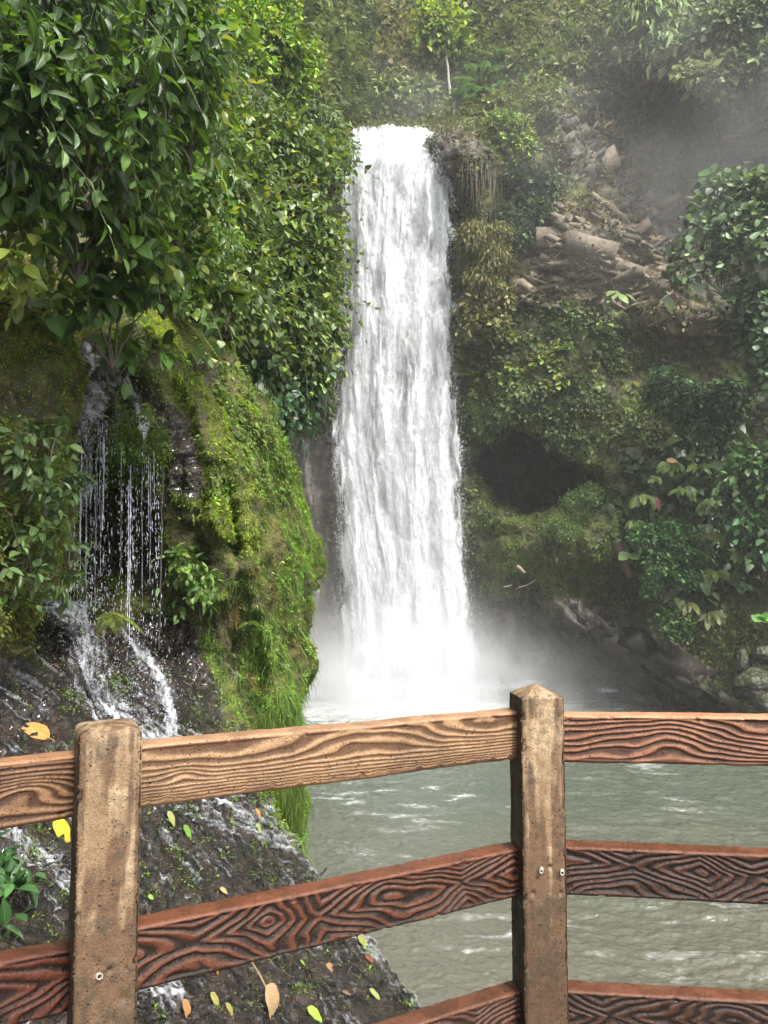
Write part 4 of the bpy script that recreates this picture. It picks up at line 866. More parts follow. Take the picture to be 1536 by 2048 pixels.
# ------------------------------------------------------------------ vegetation
def pal(n, cs, w=None, jit=.12):
    cs = np.asarray(cs, float)*np.array([1.27, 1.24, 1.14]); k = rng.choice(len(cs), n, p=w); k2 = rng.choice(len(cs), n, p=w); t = rng.random(n)[:, None]*.5
    c = cs[k]*(1-t)+cs[k2]*t; return np.clip(c*(1+rng.normal(size=(n, 1))*jit), .004, .9)
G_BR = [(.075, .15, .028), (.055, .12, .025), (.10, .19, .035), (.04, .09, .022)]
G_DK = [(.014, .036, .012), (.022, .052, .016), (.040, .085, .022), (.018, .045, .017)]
G_BL = [(.05, .085, .045), (.085, .125, .08), (.12, .165, .11), (.13, .18, .07)]
G_YE = [(.12, .19, .035), (.16, .22, .04), (.08, .15, .03), (.20, .22, .05)]
G_BN = [(.11, .11, .05), (.125, .105, .06), (.08, .10, .035), (.11, .13, .04)]
G_FA = [(.055, .09, .035), (.085, .125, .045), (.035, .06, .025), (.11, .15, .06)]
def blob_pts(blobs, n, shell=.25, up=.3):
    """points through lumps of foliage; returns points and outward directions (world coordinates)"""
    B = [(at(b[0], b[1], b[2]), b[3]*b[2]/FPX, (b[4] if len(b) > 4 else 1.0)) for b in blobs]
    w = np.array([r*r*q for _, r, q in B]); k = rng.choice(len(B), n, p=w/w.sum()); C = np.array([c for c, _, _ in B])[k]; Rr = np.array([r for _, r, _ in B])[k]
    d = unit(rv(n)+np.array([0, -.5, up])); s = (1-shell*np.abs(rng.normal(size=n))).clip(.15, 1.15)
    s *= 1+.35*fbm(d*1.7+C*.7, 1, 2, 700)
    return C+d*(Rr*s)[:, None]*np.array([1, .8, .95]), d, C, Rr
def leafy(T, P, out, size, cols, droop=.5, flat=.6, jit=.5, wf=1.0, sj=.3):
    n = len(P); D = unit(out*.75+rv(n, jit)+np.array([0, 0, -droop])); U = unit(out*.7+rv(n, .35)+np.array([0, 0, flat]))
    S = size*np.exp(rng.normal(size=n)*sj)
    return inst(T, P, D, U, S, wf*np.exp(rng.normal(size=n)*.12), cols)
def shoots(T, P, out, L, npair, leaf, cs, droop=.45, w=None, young=None, flat=.8):
    """twigs with opposite pairs of leaves and a tip leaf; returns leaf arrays and twig paths"""
    n = len(P); D = unit(out+rv(n, .45)+np.array([0, 0, -droop*.5])); side = unit(np.cross(D, rv(n))); res = []; paths = []
    LL = L*np.exp(rng.normal(size=n)*.3)
    for k in range(npair+1):
        t = (k+.4)/(npair+.4); pos = P+D*(LL*t)[:, None]+np.array([0, 0, -1.])*(LL*t*t*droop*.7)[:, None]
        sgn = [0] if k == npair else [-1, 1]; sd = unit(np.cross(D, unit(side*math.cos(k*1.57)+np.cross(D, side)*math.sin(k*1.57))))
        for q in sgn:
            ok = rng.random(n) < (.95 if k > 0 else .7); m = ok.sum()
            dr = unit(D*.55+sd*q*.85+rv(n, .22)+np.array([0, 0, -droop])) if q else unit(D+rv(n, .2)+np.array([0, 0, -droop*.6]))
            U = unit(np.array([0, 0, flat])+out*.5+rv(n, .28))
            c = pal(n, cs, w)
            if young is not None and k >= npair-1: c = np.where(rng.random((n, 1)) < .4, pal(n, young), c)
            S = leaf*(.65+.45*(1-abs(t-.5)*1.2))*np.exp(np.clip(rng.normal(size=n), -2, .9)*.34)
            res.append(inst(T, pos[ok], dr[ok], U[ok], S[ok], np.exp(rng.normal(size=m)*.1), c[ok]))
    for i in range(n):
        t = np.linspace(0, 1, 4)[:, None]; paths.append(P[i]+D[i]*LL[i]*t+np.array([0, 0, -1.])*LL[i]*t*t*droop*.7)
    return res, paths
def root_of(blobs, drop=.8):
    C = np.array([at(b[0], b[1], b[2]) for b in blobs]); r = max(b[3]*b[2]/FPX for b in blobs)
    return np.array([C[:, 0].mean(), C[:, 1].mean()+r*.4, C[:, 2].min()-r*drop])
def branches(root, o_loc, blobs, name, n=3, rad=.02, extra=None, col=(.07, .055, .04), tw=.25):
    T = Tubes()
    for b in blobs:
        c = at(b[0], b[1], b[2]); r = b[3]*b[2]/FPX
        T.add(bend(o_loc, c, 8, r*.25, r*.05), np.linspace(rad, rad*.4, 8), 6, col)
        for k in range(n):
            d = unit(rv(1)+np.array([[0, -.3, .2]]))[0]; T.add(bend(c-d*r*.2, c+d*r*.9, 5, r*.08, r*.04), np.linspace(rad*.45, rad*.12, 5), 4, col)
    for p in (extra or []): T.add(p, np.linspace(rad*tw, rad*tw*.4, len(p)), 3, (.10, .12, .04))
    return T.build(name, M_BARK, root, loc=-o_loc)
def shrub_near(name, label, cat, blobs, n, L, npair, leaf, cs, T=None, droop=.45, mat=None, young=None, w=None, rad=.015, group=None, shell=.3, nb=3, up=.3, cl=3):
    loc = root_of(blobs); root = empty(name, loc, label, cat, group)
    m = max(2, n//cl); P, d, _, _ = blob_pts(blobs, m, shell, up); P = np.repeat(P, cl, 0)+rv(m*cl, L*.16); d = unit(np.repeat(d, cl, 0)+rv(m*cl, .55))
    res, paths = shoots(T or T_B, P, d, L, npair, leaf, cs, droop, w, young)
    merge("leaves", res, mat or M_LEAFN, root, loc=-loc); branches(root, loc, blobs, "branches", nb, rad, paths)
    return root
def shrub_far(name, label, cat, blobs, n, leaf, cs, T=None, droop=.4, mat=None, rad=.05, group=None, shell=.22, w=None, fill=.35, flat=.6, nb=4, wf=1.0):
    loc = root_of(blobs); root = empty(name, loc, label, cat, group)
    # clustered: sprigs of a few leaves each, so the crown has lumps and gaps
    m = n//5; P, d, C, Rr = blob_pts(blobs, m, shell); P = np.repeat(P, 5, 0)+rv(m*5, leaf*.75); d = np.repeat(d, 5, 0)
    parts = [leafy(T or T_D, P, d, leaf, pal(len(P), cs, w)*np.repeat(np.exp(rng.normal(size=(m, 1))*.42), 5, 0)*1.15, droop, flat, wf=wf)]
    merge("crown", parts, mat or M_FARL, root, loc=-loc); branches(root, loc, blobs, "trunk" if cat == 'tree' else "branches", nb, rad)
    return root

T_BN = tmpl_leaf(8, .20, .06, .30, .42, 5, .012)
# near, upper left
shrub_near("broadleaf_tree", "dark large-leaved branches hanging into the top left corner", "tree",
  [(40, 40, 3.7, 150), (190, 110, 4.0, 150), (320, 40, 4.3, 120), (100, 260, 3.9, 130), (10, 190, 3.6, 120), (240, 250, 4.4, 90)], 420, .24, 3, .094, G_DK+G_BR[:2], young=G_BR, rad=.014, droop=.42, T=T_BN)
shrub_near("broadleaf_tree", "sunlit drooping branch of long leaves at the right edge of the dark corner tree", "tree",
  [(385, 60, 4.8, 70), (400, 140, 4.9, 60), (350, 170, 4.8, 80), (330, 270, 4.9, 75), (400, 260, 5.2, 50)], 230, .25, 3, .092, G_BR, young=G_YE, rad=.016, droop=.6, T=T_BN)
shrub_near("broadleaf_shrub", "pale green shrub with whorled leaves just beneath the dark corner branches", "shrub",
  [(70, 330, 4.3, 60), (150, 300, 4.4, 50), (130, 400, 4.4, 70), (215, 370, 4.7, 70), (30, 430, 4.0, 60), (250, 440, 4.9, 60)], 150, .22, 3, .105, G_BR, young=G_YE, rad=.012)
shrub_near("broadleaf_shrub", "dense shrub of drooping oval leaves between the corner tree and the mossy bulge", "shrub",
  [(300, 400, 5.6, 80), (370, 380, 6.0, 75), (350, 480, 5.8, 80), (270, 500, 5.2, 75), (400, 500, 6.4, 60), (330, 560, 5.6, 55), (190, 470, 4.9, 60)], 440, .20, 3, .078, G_BR, young=G_YE, rad=.014, droop=.5)
shrub_near("leafy_plant", "dark puckered-leaf plant hanging over the head of the side cascade", "plant",
  [(180, 620, 5.0, 55), (240, 620, 5.2, 45), (290, 620, 5.3, 38), (215, 560, 5.1, 50), (170, 680, 5.0, 30)], 46, .15, 2, .135, [(.03, .085, .02), (.045, .11, .025), (.07, .14, .03)], rad=.010)
shrub_near("leafy_plant", "low sprig of glossy leaves drooping between the two threads of the side cascade", "plant",
  [(262, 705, 5.6, 22), (310, 708, 5.7, 20)], 12, .13, 2, .13, G_BR, rad=.008)
shrub_near("leafy_plant", "small yellow-green plants along the top edge of the left moss bank", "plant",
  [(40, 500, 3.9, 40), (70, 560, 4.3, 30), (105, 600, 4.6, 26), (20, 450, 3.8, 40), (10, 530, 3.7, 26)], 40, .12, 2, .085, G_YE, rad=.006)
shrub_near("leafy_plant", "upright seedling on the ridge beside the big fallen orange leaf", "plant", [(422, 672, 7.1, 16)], 7, .14, 2, .17, G_BR, rad=.01)
shrub_near("leafy_plant", "bright green leafy clump growing halfway down the mossy bulge", "plant",
  [(375, 1120, 6.4, 34), (400, 1165, 6.5, 38), (390, 1210, 6.5, 24), (425, 1190, 6.6, 22)], 70, .10, 2, .075, G_BR+[(.14, .2, .04)], rad=.005)
for (lab, bl, n) in [
  ("vein-leaved plant at the picture's left edge, level with the top of the drops", [(70, 880, 4.35, 34), (120, 860, 4.7, 22)], 22),
  ("vein-leaved plant on the dark moss left of the falling drops", [(85, 960, 4.5, 34), (120, 1010, 4.7, 26), (50, 930, 4.3, 26)], 30),
  ("grey-green vein-leaved sprigs reaching toward the falling drops", [(140, 960, 5.0, 18), (150, 1120, 5.1, 24), (120, 1085, 4.8, 26)], 26),
  ("lowest vein-leaved plant above the dark wet ledge", [(60, 1060, 4.5, 34), (30, 1130, 4.4, 30), (110, 1150, 4.8, 24), (20, 1030, 4.3, 24)], 36)]:
    shrub_near("veined_plant", lab, "plant", bl, int(n*1.2), .10, 2, .070, [(.035, .075, .024), (.06, .11, .035), (.09, .14, .045)], rad=.006, group="vein-leaved plants on the left moss bank")
shrub_near("veined_plant", "dark toothed-leaf plant in the lower left corner behind the fence", "plant", [(5, 1720, 3.25, 40), (22, 1800, 3.15, 30), (0, 1850, 3.0, 30)], 34, .10, 2, .085, [(.025, .07, .02), (.04, .11, .03), (.03, .085, .028)], rad=.006)
for (px, py, d, n, lab) in [(452, 790, 7.0, 5, "small plant with a yellow leaf on the upper mossy bulge"), (428, 1058, 6.7, 3, "tiny pale-leaved seedling midway down the mossy bulge"), (440, 872, 6.9, 3, "two-leaved seedling in the dark groove of the bulge"), (305, 815, 6.2, 4, "seedling on wet rock right of the thin cascade thread")]:
    shrub_near("seedling", lab, "plant", [(px, py, d, 10)], n, .06, 2, .075, G_YE, rad=.004)
# middle distance, left valley side
HB = [(.085, .14, .048), (.12, .185, .066), (.060, .105, .035), (.145, .21, .078), (.040, .075, .027)]
mids = [
  ("heart-leaved shrub whose top branch reaches right toward the crest of the waterfall", [(600, 310, 10.5, 55), (645, 330, 10.8, 30), (540, 290, 10, 55), (580, 370, 10.5, 50), (500, 240, 9.8, 45)], 170),
  ("rounded mass of heart-shaped leaves left of the middle of the waterfall", [(560, 440, 10.3, 75), (620, 470, 10.8, 55), (650, 530, 11, 42), (590, 540, 10.6, 70), (500, 480, 9.6, 70), (665, 590, 11.2, 26)], 330),
  ("lower heart-leaved shrub leaning toward the fall above the grey wall", [(600, 640, 10.8, 60), (640, 680, 11, 36), (560, 620, 10.4, 60), (580, 710, 10.7, 50), (500, 610, 9.4, 55), (520, 700, 9.9, 42)], 250),
  ("shrub of pale oval leaves behind the drooping oval-leaved one", [(430, 300, 8, 60), (470, 360, 8.6, 60), (430, 420, 8, 60), (450, 520, 8.3, 60), (410, 580, 7.8, 45), (480, 580, 8.8, 50)], 280)]
for lab, bl, n in mids:
    shrub_near("heart_leaf_shrub", lab, "shrub", bl, int(n*2.5), .40, 3, .086, HB, T=T_H, mat=M_LEAF, rad=.022, nb=3, shell=.5, cl=4, young=G_YE, group="heart-leaved shrubs on the left valley side")
shrub_near("vine", "dark blue-green creeper hanging below the heart-leaved shrubs", "vine", [(560, 780, 10.6, 45), (600, 770, 10.9, 40), (540, 830, 10.2, 30), (620, 740, 11, 30), (575, 845, 10.6, 26), (520, 740, 9.8, 40)], 190, .28, 3, .115, [(.022, .06, .028), (.035, .08, .035), (.05, .10, .04)], T=T_H, mat=M_LEAF, rad=.02, droop=.9)
# tree and bushes farther back on the left
shrub_far("hillside_tree", "light green tree above the heart-leaved shrubs, left of the fall", "tree", [(490, 60, 20, 55), (550, 100, 20.5, 60), (580, 160, 21, 45), (480, 150, 19.5, 60), (460, 210, 19, 40), (610, 120, 21.5, 30), (540, 30, 21, 55), (440, 100, 19, 50)], 10500, .17, G_YE+G_BR, rad=.10, shell=.3)
shrub_far("hillside_bush", "grey-green bush drooping over the left end of the waterfall crest", "shrub", [(600, 235, 27, 50), (650, 270, 28, 42), (685, 300, 28.5, 24), (690, 340, 28.5, 12), (630, 310, 27.5, 36), (560, 250, 26, 46)], 8000, .19, G_FA+[(.09, .13, .06)], droop=.8, wf=.7)
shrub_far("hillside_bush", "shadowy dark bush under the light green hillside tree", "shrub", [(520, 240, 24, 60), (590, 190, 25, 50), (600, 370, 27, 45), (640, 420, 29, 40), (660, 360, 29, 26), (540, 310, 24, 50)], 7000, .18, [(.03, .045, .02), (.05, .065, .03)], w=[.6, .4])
shrub_far("hillside_bush", "dark creeper curtain hanging beside the upper left edge of the fall", "vine", [(655, 430, 34, 26), (660, 520, 36, 22), (655, 620, 37, 24), (640, 740, 37, 30), (630, 820, 38, 30), (665, 680, 38, 14)], 4200, .26, [(.03, .045, .02), (.045, .07, .025)], droop=1.0)
# the forest above the crest
forest = [
  ("brownish flowering bush directly above the left half of the crest", "shrub", [(760, 70, 54, 55), (720, 130, 52, 50), (780, 160, 51, 50), (740, 30, 56, 45), (690, 90, 51, 40), (800, 110, 53, 40)], 9000, .42, G_BN),
  ("olive thicket hanging right above the crest of the fall", "shrub", [(720, 200, 49, 45), (790, 215, 49, 45), (840, 200, 50, 36), (680, 180, 47, 40), (750, 235, 48, 28)], 7500, .38, G_FA+[(.12, .14, .05)]),
  ("slim bright green sapling with a pale stem above the middle of the crest", "tree", [(880, 70, 50, 34), (860, 40, 50, 26), (910, 90, 50, 26), (850, 100, 50.5, 24), (905, 50, 50, 24)], 2600, .40, G_YE),
  ("dull green tree behind the pale-stemmed sapling", "tree", [(900, 150, 54, 45), (850, 150, 54, 40), (940, 110, 55, 40), (870, 210, 52, 30), (830, 60, 58, 40)], 6500, .40, G_FA),
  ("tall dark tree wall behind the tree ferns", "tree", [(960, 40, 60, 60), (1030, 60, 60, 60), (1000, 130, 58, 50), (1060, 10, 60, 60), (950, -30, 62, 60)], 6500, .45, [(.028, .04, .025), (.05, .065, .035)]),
  ("tree with a pale trunk wrapped in climbers right of the tree ferns", "tree", [(1090, 40, 48, 36), (1130, 20, 48, 36), (1075, 100, 48, 24), (1120, 90, 48, 22)], 3000, .36, G_BN+G_FA),
  ("leafy bush with lighter leaves along the cliff edge, left of the bamboo", "shrub", [(1170, 60, 46, 36), (1220, 80, 45, 36), (1160, 110, 45, 30), (1250, 60, 45, 34), (1200, 30, 46, 34)], 5200, .36, G_YE+G_FA),
  ("bamboo-like plant with pale slender leaves at the top right", "bamboo", [(1300, 30, 41, 45), (1350, 60, 40.5, 36), (1320, 90, 40, 24), (1380, 20, 41, 45)], 3800, .55, [(.11, .16, .06), (.15, .20, .08), (.08, .13, .05)]),
  ("grey-green tree overhanging the dark recess in the top right corner", "tree", [(1430, 70, 38, 55), (1500, 60, 37, 60), (1470, 140, 37, 40), (1530, 130, 36.5, 46), (1400, 130, 38, 26), (1560, 30, 36.5, 60), (1600, 120, 36, 50)], 9500, .30, [(.07, .10, .05), (.10, .135, .07), (.05, .07, .035)]),
  ("pale bushy branch under the top right canopy, against dark rock", "shrub", [(1400, 155, 37, 20), (1440, 165, 37, 22), (1370, 150, 37.5, 14)], 1300, .30, [(.10, .13, .06), (.13, .15, .07)]),
  ("treetops at the very top edge above the fall", "tree", [(700, -20, 60, 60), (800, -20, 62, 60), (880, -30, 62, 50), (640, 10, 52, 45), (620, 80, 45, 36), (660, 130, 46, 36)], 7500, .42, G_FA+G_BN),
  ("treetops at the very top edge right of centre", "tree", [(1120, -40, 55, 60), (1200, -20, 52, 50), (1280, -30, 48, 50), (1420, -20, 42, 50), (1520, -20, 40, 60)], 6500, .42, G_FA)]
for lab, cat, bl, n, lf, cs in forest:
    bam = cat == 'bamboo'
    shrub_far("forest_tree" if cat == 'tree' else ("bamboo" if bam else "forest_bush"), lab, cat, bl, n, lf, cs, T=(T_DN if bam else T_D), droop=(1.1 if bam else .4), rad=.12 if cat == 'tree' else .06, wf=(1.0 if bam else 1.15))
# pale stems
for (nm, lab, pts, rad, c) in [("bare_sapling", "thin pale stem rising through the bright green sapling", [(905, 225, 49.5), (898, 170, 49.5), (893, 110, 49.5), (884, 60, 49.8)], .10, (.36, .34, .28)),
    ("bare_tree", "stout pale trunk hung with dead leaves at the top centre right", [(1100, 118, 47), (1104, 70, 47), (1108, 20, 47), (1106, -60, 47.5)], .34, (.26, .20, .15)),
    ("bare_tree", "short bare stem among the tree ferns above the crest", [(908, 232, 46), (908, 205, 46), (910, 190, 46)], .09, (.3, .27, .22))]:
    T = Tubes(); P = np.array([at(*p) for p in pts]); t = np.linspace(0, 1, 14); P = np.stack([np.interp(t, np.linspace(0, 1, len(P)), P[:, k]) for k in range(3)], -1)+rv(14, rad*.25)
    T.add(P-P[0], np.linspace(rad, rad*.6, 14), 8, c); o = T.build(nm, M_BARK, None, loc=P[0]); tag(o, lab, "trunk")
# plants on the rock wall, right
wall = [
  ("round-leaved blue-green shrub jutting from the cliff at the right edge", "shrub", [(1430, 400, 31, 46), (1490, 400, 30.5, 50), (1400, 460, 31, 36), (1460, 470, 30.5, 50), (1520, 470, 30, 50), (1370, 530, 31.2, 30), (1350, 560, 31.4, 18), (1430, 540, 31, 36), (1550, 400, 30, 50), (1500, 370, 30.5, 30)], 2300, .26, G_BL, T_ROUND),
  ("dim broad-leaved shrub under the blue-green one at the right edge", "shrub", [(1500, 600, 31, 45), (1530, 680, 31, 45), (1480, 660, 31.5, 36), (1540, 760, 31, 40)], 1300, .27, [(.025, .05, .025), (.04, .075, .035), (.05, .09, .04)], T_ROUND),
  ("dark bush in the hollow left of the bare tan rock", "shrub", [(1040, 370, 39.5, 38), (1075, 430, 39.3, 34), (1040, 480, 39.3, 36), (1090, 370, 39.5, 28), (1010, 440, 39.2, 26)], 6500, .22, [(.022, .04, .02), (.04, .065, .028)], T_D),
  ("tawny grass tussocks on the edge beside the middle of the fall", "grass", [(950, 480, 38.3, 32), (985, 520, 38, 28), (960, 560, 38, 28), (995, 470, 38.4, 20)], 6500, .24, [(.075, .085, .028), (.11, .095, .04), (.05, .065, .02)], T_DN),
  ("brown and yellow trailing plants just right of the fall at mid height", "shrub", [(950, 620, 38.3, 26), (985, 650, 38, 24), (1000, 600, 38, 22), (940, 660, 38.5, 20)], 2600, .26, G_BN, T_D),
  ("light green bush below the right end of the crest", "shrub", [(1030, 265, 39.6, 26), (1045, 295, 39.4, 20), (990, 250, 40, 20), (965, 330, 39.6, 26)], 2600, .24, G_FA+G_YE, T_D),
  ("brownish shrub on the edge above the dark overhang", "shrub", [(1120, 160, 43, 34), (1080, 190, 43, 30), (1160, 150, 42.5, 30), (1040, 220, 42.5, 30), (1000, 220, 43, 26)], 5200, .28, G_BN+G_FA, T_D),
  ("rounded dark green bush of pointed leaves in the middle of the banana-like plants", "shrub", [(1290, 1080, 34.2, 34), (1340, 1070, 34, 38), (1380, 1100, 33.8, 34), (1320, 1130, 34, 36), (1370, 1150, 33.8, 28), (1300, 1170, 34.2, 20)], 4600, .17, [(.018, .048, .015), (.030, .072, .022), (.045, .10, .03)], T_D),
  ("glossy broad-leaved shrub at the right edge above the banana-like plants", "shrub", [(1500, 930, 32, 36), (1470, 960, 32.2, 28), (1530, 980, 31.8, 36), (1545, 920, 31.8, 34)], 1000, .29, [(.045, .095, .03), (.065, .125, .04), (.03, .065, .024)], T_H),
  ("darker broad-leaved shrub at the right edge beside the banana-like plants", "shrub", [(1490, 1040, 32.2, 34), (1530, 1080, 32, 36), (1460, 1010, 32.4, 22)], 800, .28, [(.025, .06, .025), (.04, .085, .03)], T_H),
  ("low sprawling herb at the foot of the wall below the ferns", "plant", [(1350, 1240, 34, 24), (1330, 1260, 34, 16), (1370, 1265, 34, 18)], 800, .2, [(.03, .06, .02), (.045, .085, .026)], T_D),
  ("small dark bush right of the rock spur, half in shadow", "shrub", [(1380, 820, 35, 44), (1430, 860, 34.5, 40), (1330, 780, 35.5, 40), (1460, 800, 34, 40)], 4200, .26, [(.022, .045, .02), (.035, .065, .026)], T_D),
  ("wet green mound of creeping plants right of the lower half of the fall", "plant", [(1150, 1010, 35.2, 30), (1130, 1060, 35, 30), (1180, 990, 35, 26), (1100, 1060, 35.4, 22)], 5200, .085, [(.055, .095, .035), (.075, .12, .035), (.05, .075, .025)], T_D)]
for lab, cat, bl, n, lf, cs, T in wall:
    shrub_far("cliff_grass" if cat == 'grass' else "cliff_shrub", lab, cat, bl, n, lf, cs, T=T, rad=.03, mat=M_LEAF if (T is T_ROUND or T is T_H) else M_FARL, droop=(1.0 if cat == 'grass' else .4))
# banana-like plants with long split leaves
def banana(name, label, px, py, d, size, n, cs, group=None, old=0.0, T=T_BAN):
    loc = at(px, py, d); n = int(n*(1.0 if T is not T_BAN else 2.1)); size = size*(1.0 if T is not T_BAN else .66); root = empty(name, loc, label, "plant", group)
    a = rng.random(n)*2*math.pi; out = np.stack([np.cos(a)*1.0, -np.abs(np.sin(a))*.9-.2, rng.uniform(-.25, 1.0, n)], -1)
    st = unit(out*np.array([.7, .6, 1])+np.array([0, 0, .6])); P = st*size*rng.uniform(.25, .55, n)[:, None]
    c = pal(n, cs); c = np.where(rng.random((n, 1)) < old, pal(n, [(.13, .12, .04), (.14, .17, .05)]), c)
    D = unit(out*np.array([1, 1, .4])+np.array([0, 0, -.75])+rv(n, .25)); U = unit(np.array([0, -.9, .8])+rv(n, .25))
    r = inst(T, P, D, U, size*rng.uniform(.7, 1.15, n), rng.uniform(.9, 1.35, n), c)
    merge("leaves", [r], M_LEAF, root)
    T2 = Tubes()
    for i in range(n): T2.add(bend((0, 0, -size*.1), P[i], 4, 0), np.linspace(size*.03, size*.012, 4), 4, (.07, .10, .03))
    T2.build("stalks", M_BARK, root); return root
BC = [(.09, .15, .035), (.12, .18, .04), (.06, .12, .03), (.15, .20, .05)]
for (px, py, d, s, n, lab, old) in [
  (1340, 935, 35, .95, 8, "banana-like plant at the top of its group, just under a dry orange leaf", .05), (1290, 1000, 35, .95, 9, "banana-like plant with ragged yellow-green leaves, left end of its group", .15),
  (1365, 985, 34.6, 1.0, 9, "banana-like plant with broad leaves hanging over the dark bush", .1), (1420, 1010, 34.2, .9, 8, "banana-like plant right of the broad hanging leaves, above the dark bush", .1),
  (1400, 940, 34.6, .9, 6, "small banana-like plant under the glossy shrub", .0), (1445, 1075, 33.6, .95, 9, "banana-like plant with a reddish dead leaf at its base", .3),
  (1430, 1150, 33.6, .85, 8, "banana-like plant right of the dark bush, near the big round leaves", .1), (1310, 960, 35, .6, 5, "young banana-like plant with one red-brown leaf", .4),
  (1480, 1110, 33, .8, 7, "banana-like plant in the shade by the right edge", .0), (1460, 960, 34, .9, 6, "banana-like plant half hidden behind the glossy right-edge shrub", .0),
  (1270, 1050, 35, .7, 5, "small banana-like plant at the left edge of the dark pointed-leaf bush", .1), (1405, 1075, 33.9, .9, 7, "banana-like plant between the dark bush and the one with the dead leaf", .1)]:
    banana("banana_plant", lab, px, py, d, s, n, BC, "banana-like plants on the right bank", old)
for (px, py, d, s, n, lab) in [(1375, 1215, 34, .95, 8, "hanging fern with broad arching fronds, left of the pair at the wall's foot"), (1420, 1235, 33.6, .95, 9, "hanging fern with browning fronds, right of the pair at the wall's foot"), (1345, 1200, 34.2, .6, 5, "small fern left of the hanging ferns")]:
    banana("hanging_fern", lab, px, py, d, s, n, [(.10, .12, .04), (.13, .15, .05), (.08, .13, .035)], "ferns at the foot of the right wall", .15)
banana("round_leaf_plant", "plant with shiny round leaves at the right edge above the boulders", 1520, 1235, 32.6, .42, 12, [(.06, .16, .03), (.09, .21, .04)], T=T_ROUND)
banana("round_leaf_plant", "plant with dull round leaves above the shiny round-leaved one", 1495, 1175, 32.8, .42, 9, [(.05, .10, .04), (.07, .13, .05)], T=T_ROUND)
banana("hanging_plant", "lone plant with long pale tongue-like leaves below the bare tan rock", 1235, 600, 37, .85, 9, [(.13, .19, .07), (.17, .23, .09)], T=tmpl_leaf(7, .17, .04, .2, .5, 3))
banana("leafy_plant", "two pale broad leaves alone on the dark wall above the cave", 1258, 822, 36.8, .42, 3, [(.16, .24, .06)], T=T_H)
banana("leafy_plant", "plant with pale shield leaves above the rock spur", 1262, 1112, 34.4, .5, 4, [(.12, .19, .07)], T=T_ROUND)
# light sprigs dotted over the wall: one plant each
sp = []
for _ in range(1000):
    x, y = rng.uniform(925, 1290), rng.uniform(630, 900)
    pr = math.exp(-((x-1040)/130)**2-((y-715)/60)**2)+.25*math.exp(-((y-770)/100)**2)
    if rng.random() < pr and all((x-a)**2+(y-b)**2 > 150 for a, b in sp): sp.append((x, y))
    if len(sp) >= 46: break
sp += [(930, 885), (948, 890), (968, 870), (985, 885), (1002, 880), (1030, 853), (1048, 858), (1066, 868), (1082, 872), (1092, 882), (1118, 880), (1140, 868), (1158, 872), (935, 905), (940, 930), (948, 960), (942, 985)]
def surf(px, py, G=None):
    """point of the back wall seen at a pixel"""
    qx, qy, qd = surf.c; k = np.argmin((qx-px)**2+(qy-py)**2+ (np.abs(qd-38) > 8)*1e4); return B_G.reshape(-1, 3)[k], B_N.reshape(-1, 3)[k]
surf.c = [v.ravel() for v in proj(B_G)]
protos = []
for k in range(5):
    n = 7+k; a = rng.random(n)*2*math.pi; out = unit(np.stack([np.cos(a), -.8+0*a, np.sin(a)*.8], -1)); P = out*.1
    o = inst(T_L, P, unit(out+np.array([0, -.2, -.35])), unit(np.array([0, -.8, 1.0])+rv(n, .3)), .30*rng.uniform(.7, 1.2, n), 1.25, pal(n, G_YE+[(.13, .2, .07)]), "cliff_sprig", M_LEAF)
    protos.append(o)
for k, (x, y) in enumerate(sp):
    P, nn = surf(x, y); o = protos[k] if k < 5 else protos[k % 5].copy()
    if k >= 5: COL.objects.link(o)
    o.location = P+nn*.15; o.rotation_euler = (rng.uniform(-.4, .4), rng.uniform(-.8, .8), rng.uniform(-.5, .5)); s_ = rng.uniform(.7, 1.35)*(1.15 if y < 800 else .8); o.scale = (s_,)*3
    lab = "light green sprig in the loose row along the rim of the cave" if k >= len(sp)-17 else "light green sprig on the leafy wall right of the fall, above the cave"
    tag(o, lab, "sprig", "sprigs along the rim of the cave" if k >= len(sp)-17 else "sprigs on the wall above the cave")
# tree ferns and ferns
def frond(P0_, D0, L, droop, cs, npin=22, pl=.22):
    t = np.linspace(.1, 1, npin); D0 = unit(np.asarray(D0, float)); P = P0_+D0*L*t[:, None]+np.array([0, 0, -1.])*(droop*L*t*t)[:, None]
    T = unit(np.gradient(P, axis=0)); S = unit(np.cross(T, [0, 0, 1.])); ln = L*pl*np.sin(math.pi*np.clip(t*.93+.04, 0, 1))**.7
    Q = np.concatenate([P, P]); D = np.concatenate([S, -S])+np.concatenate([T, T])*.35+np.array([0, 0, -.12]); U = np.tile([0, 0, 1.], (len(Q), 1))+rv(len(Q), .1)
    return inst(tmpl_diamond(.16, .03, .1), Q, D, U, np.concatenate([ln, ln]), 1, pal(len(Q), cs)), P
def fern(name, label, px, py, d, L, n, cs, elev=.5, droop=.5, spread=None, group=None, trunk=0):
    loc = at(px, py, d); root = empty(name, loc, label, "fern", group); parts = []; T = Tubes()
    for i in range(n):
        a = rng.uniform(*(spread or (0, 2*math.pi))); r, P = frond(np.zeros(3), (math.cos(a), math.sin(a), rng.uniform(elev*.5, elev*1.5)), L*rng.uniform(.75, 1.1), droop, cs); parts.append(r); T.add(np.vstack([[0, 0, 0], P]), np.linspace(L*.012, L*.004, len(P)+1), 3, (.09, .08, .03))
    merge("fronds", parts, M_LEAF, root); T.build("stalks", M_BARK, root)
    if trunk:
        T = Tubes(); T.add(bend((0, 0, -trunk), (0, 0, .02), 6, 0, .02), .12, 8, (.05, .035, .025)); T.build("trunk", M_BARK, root)
FC = [(.07, .15, .05), (.09, .18, .06), (.05, .11, .04)]
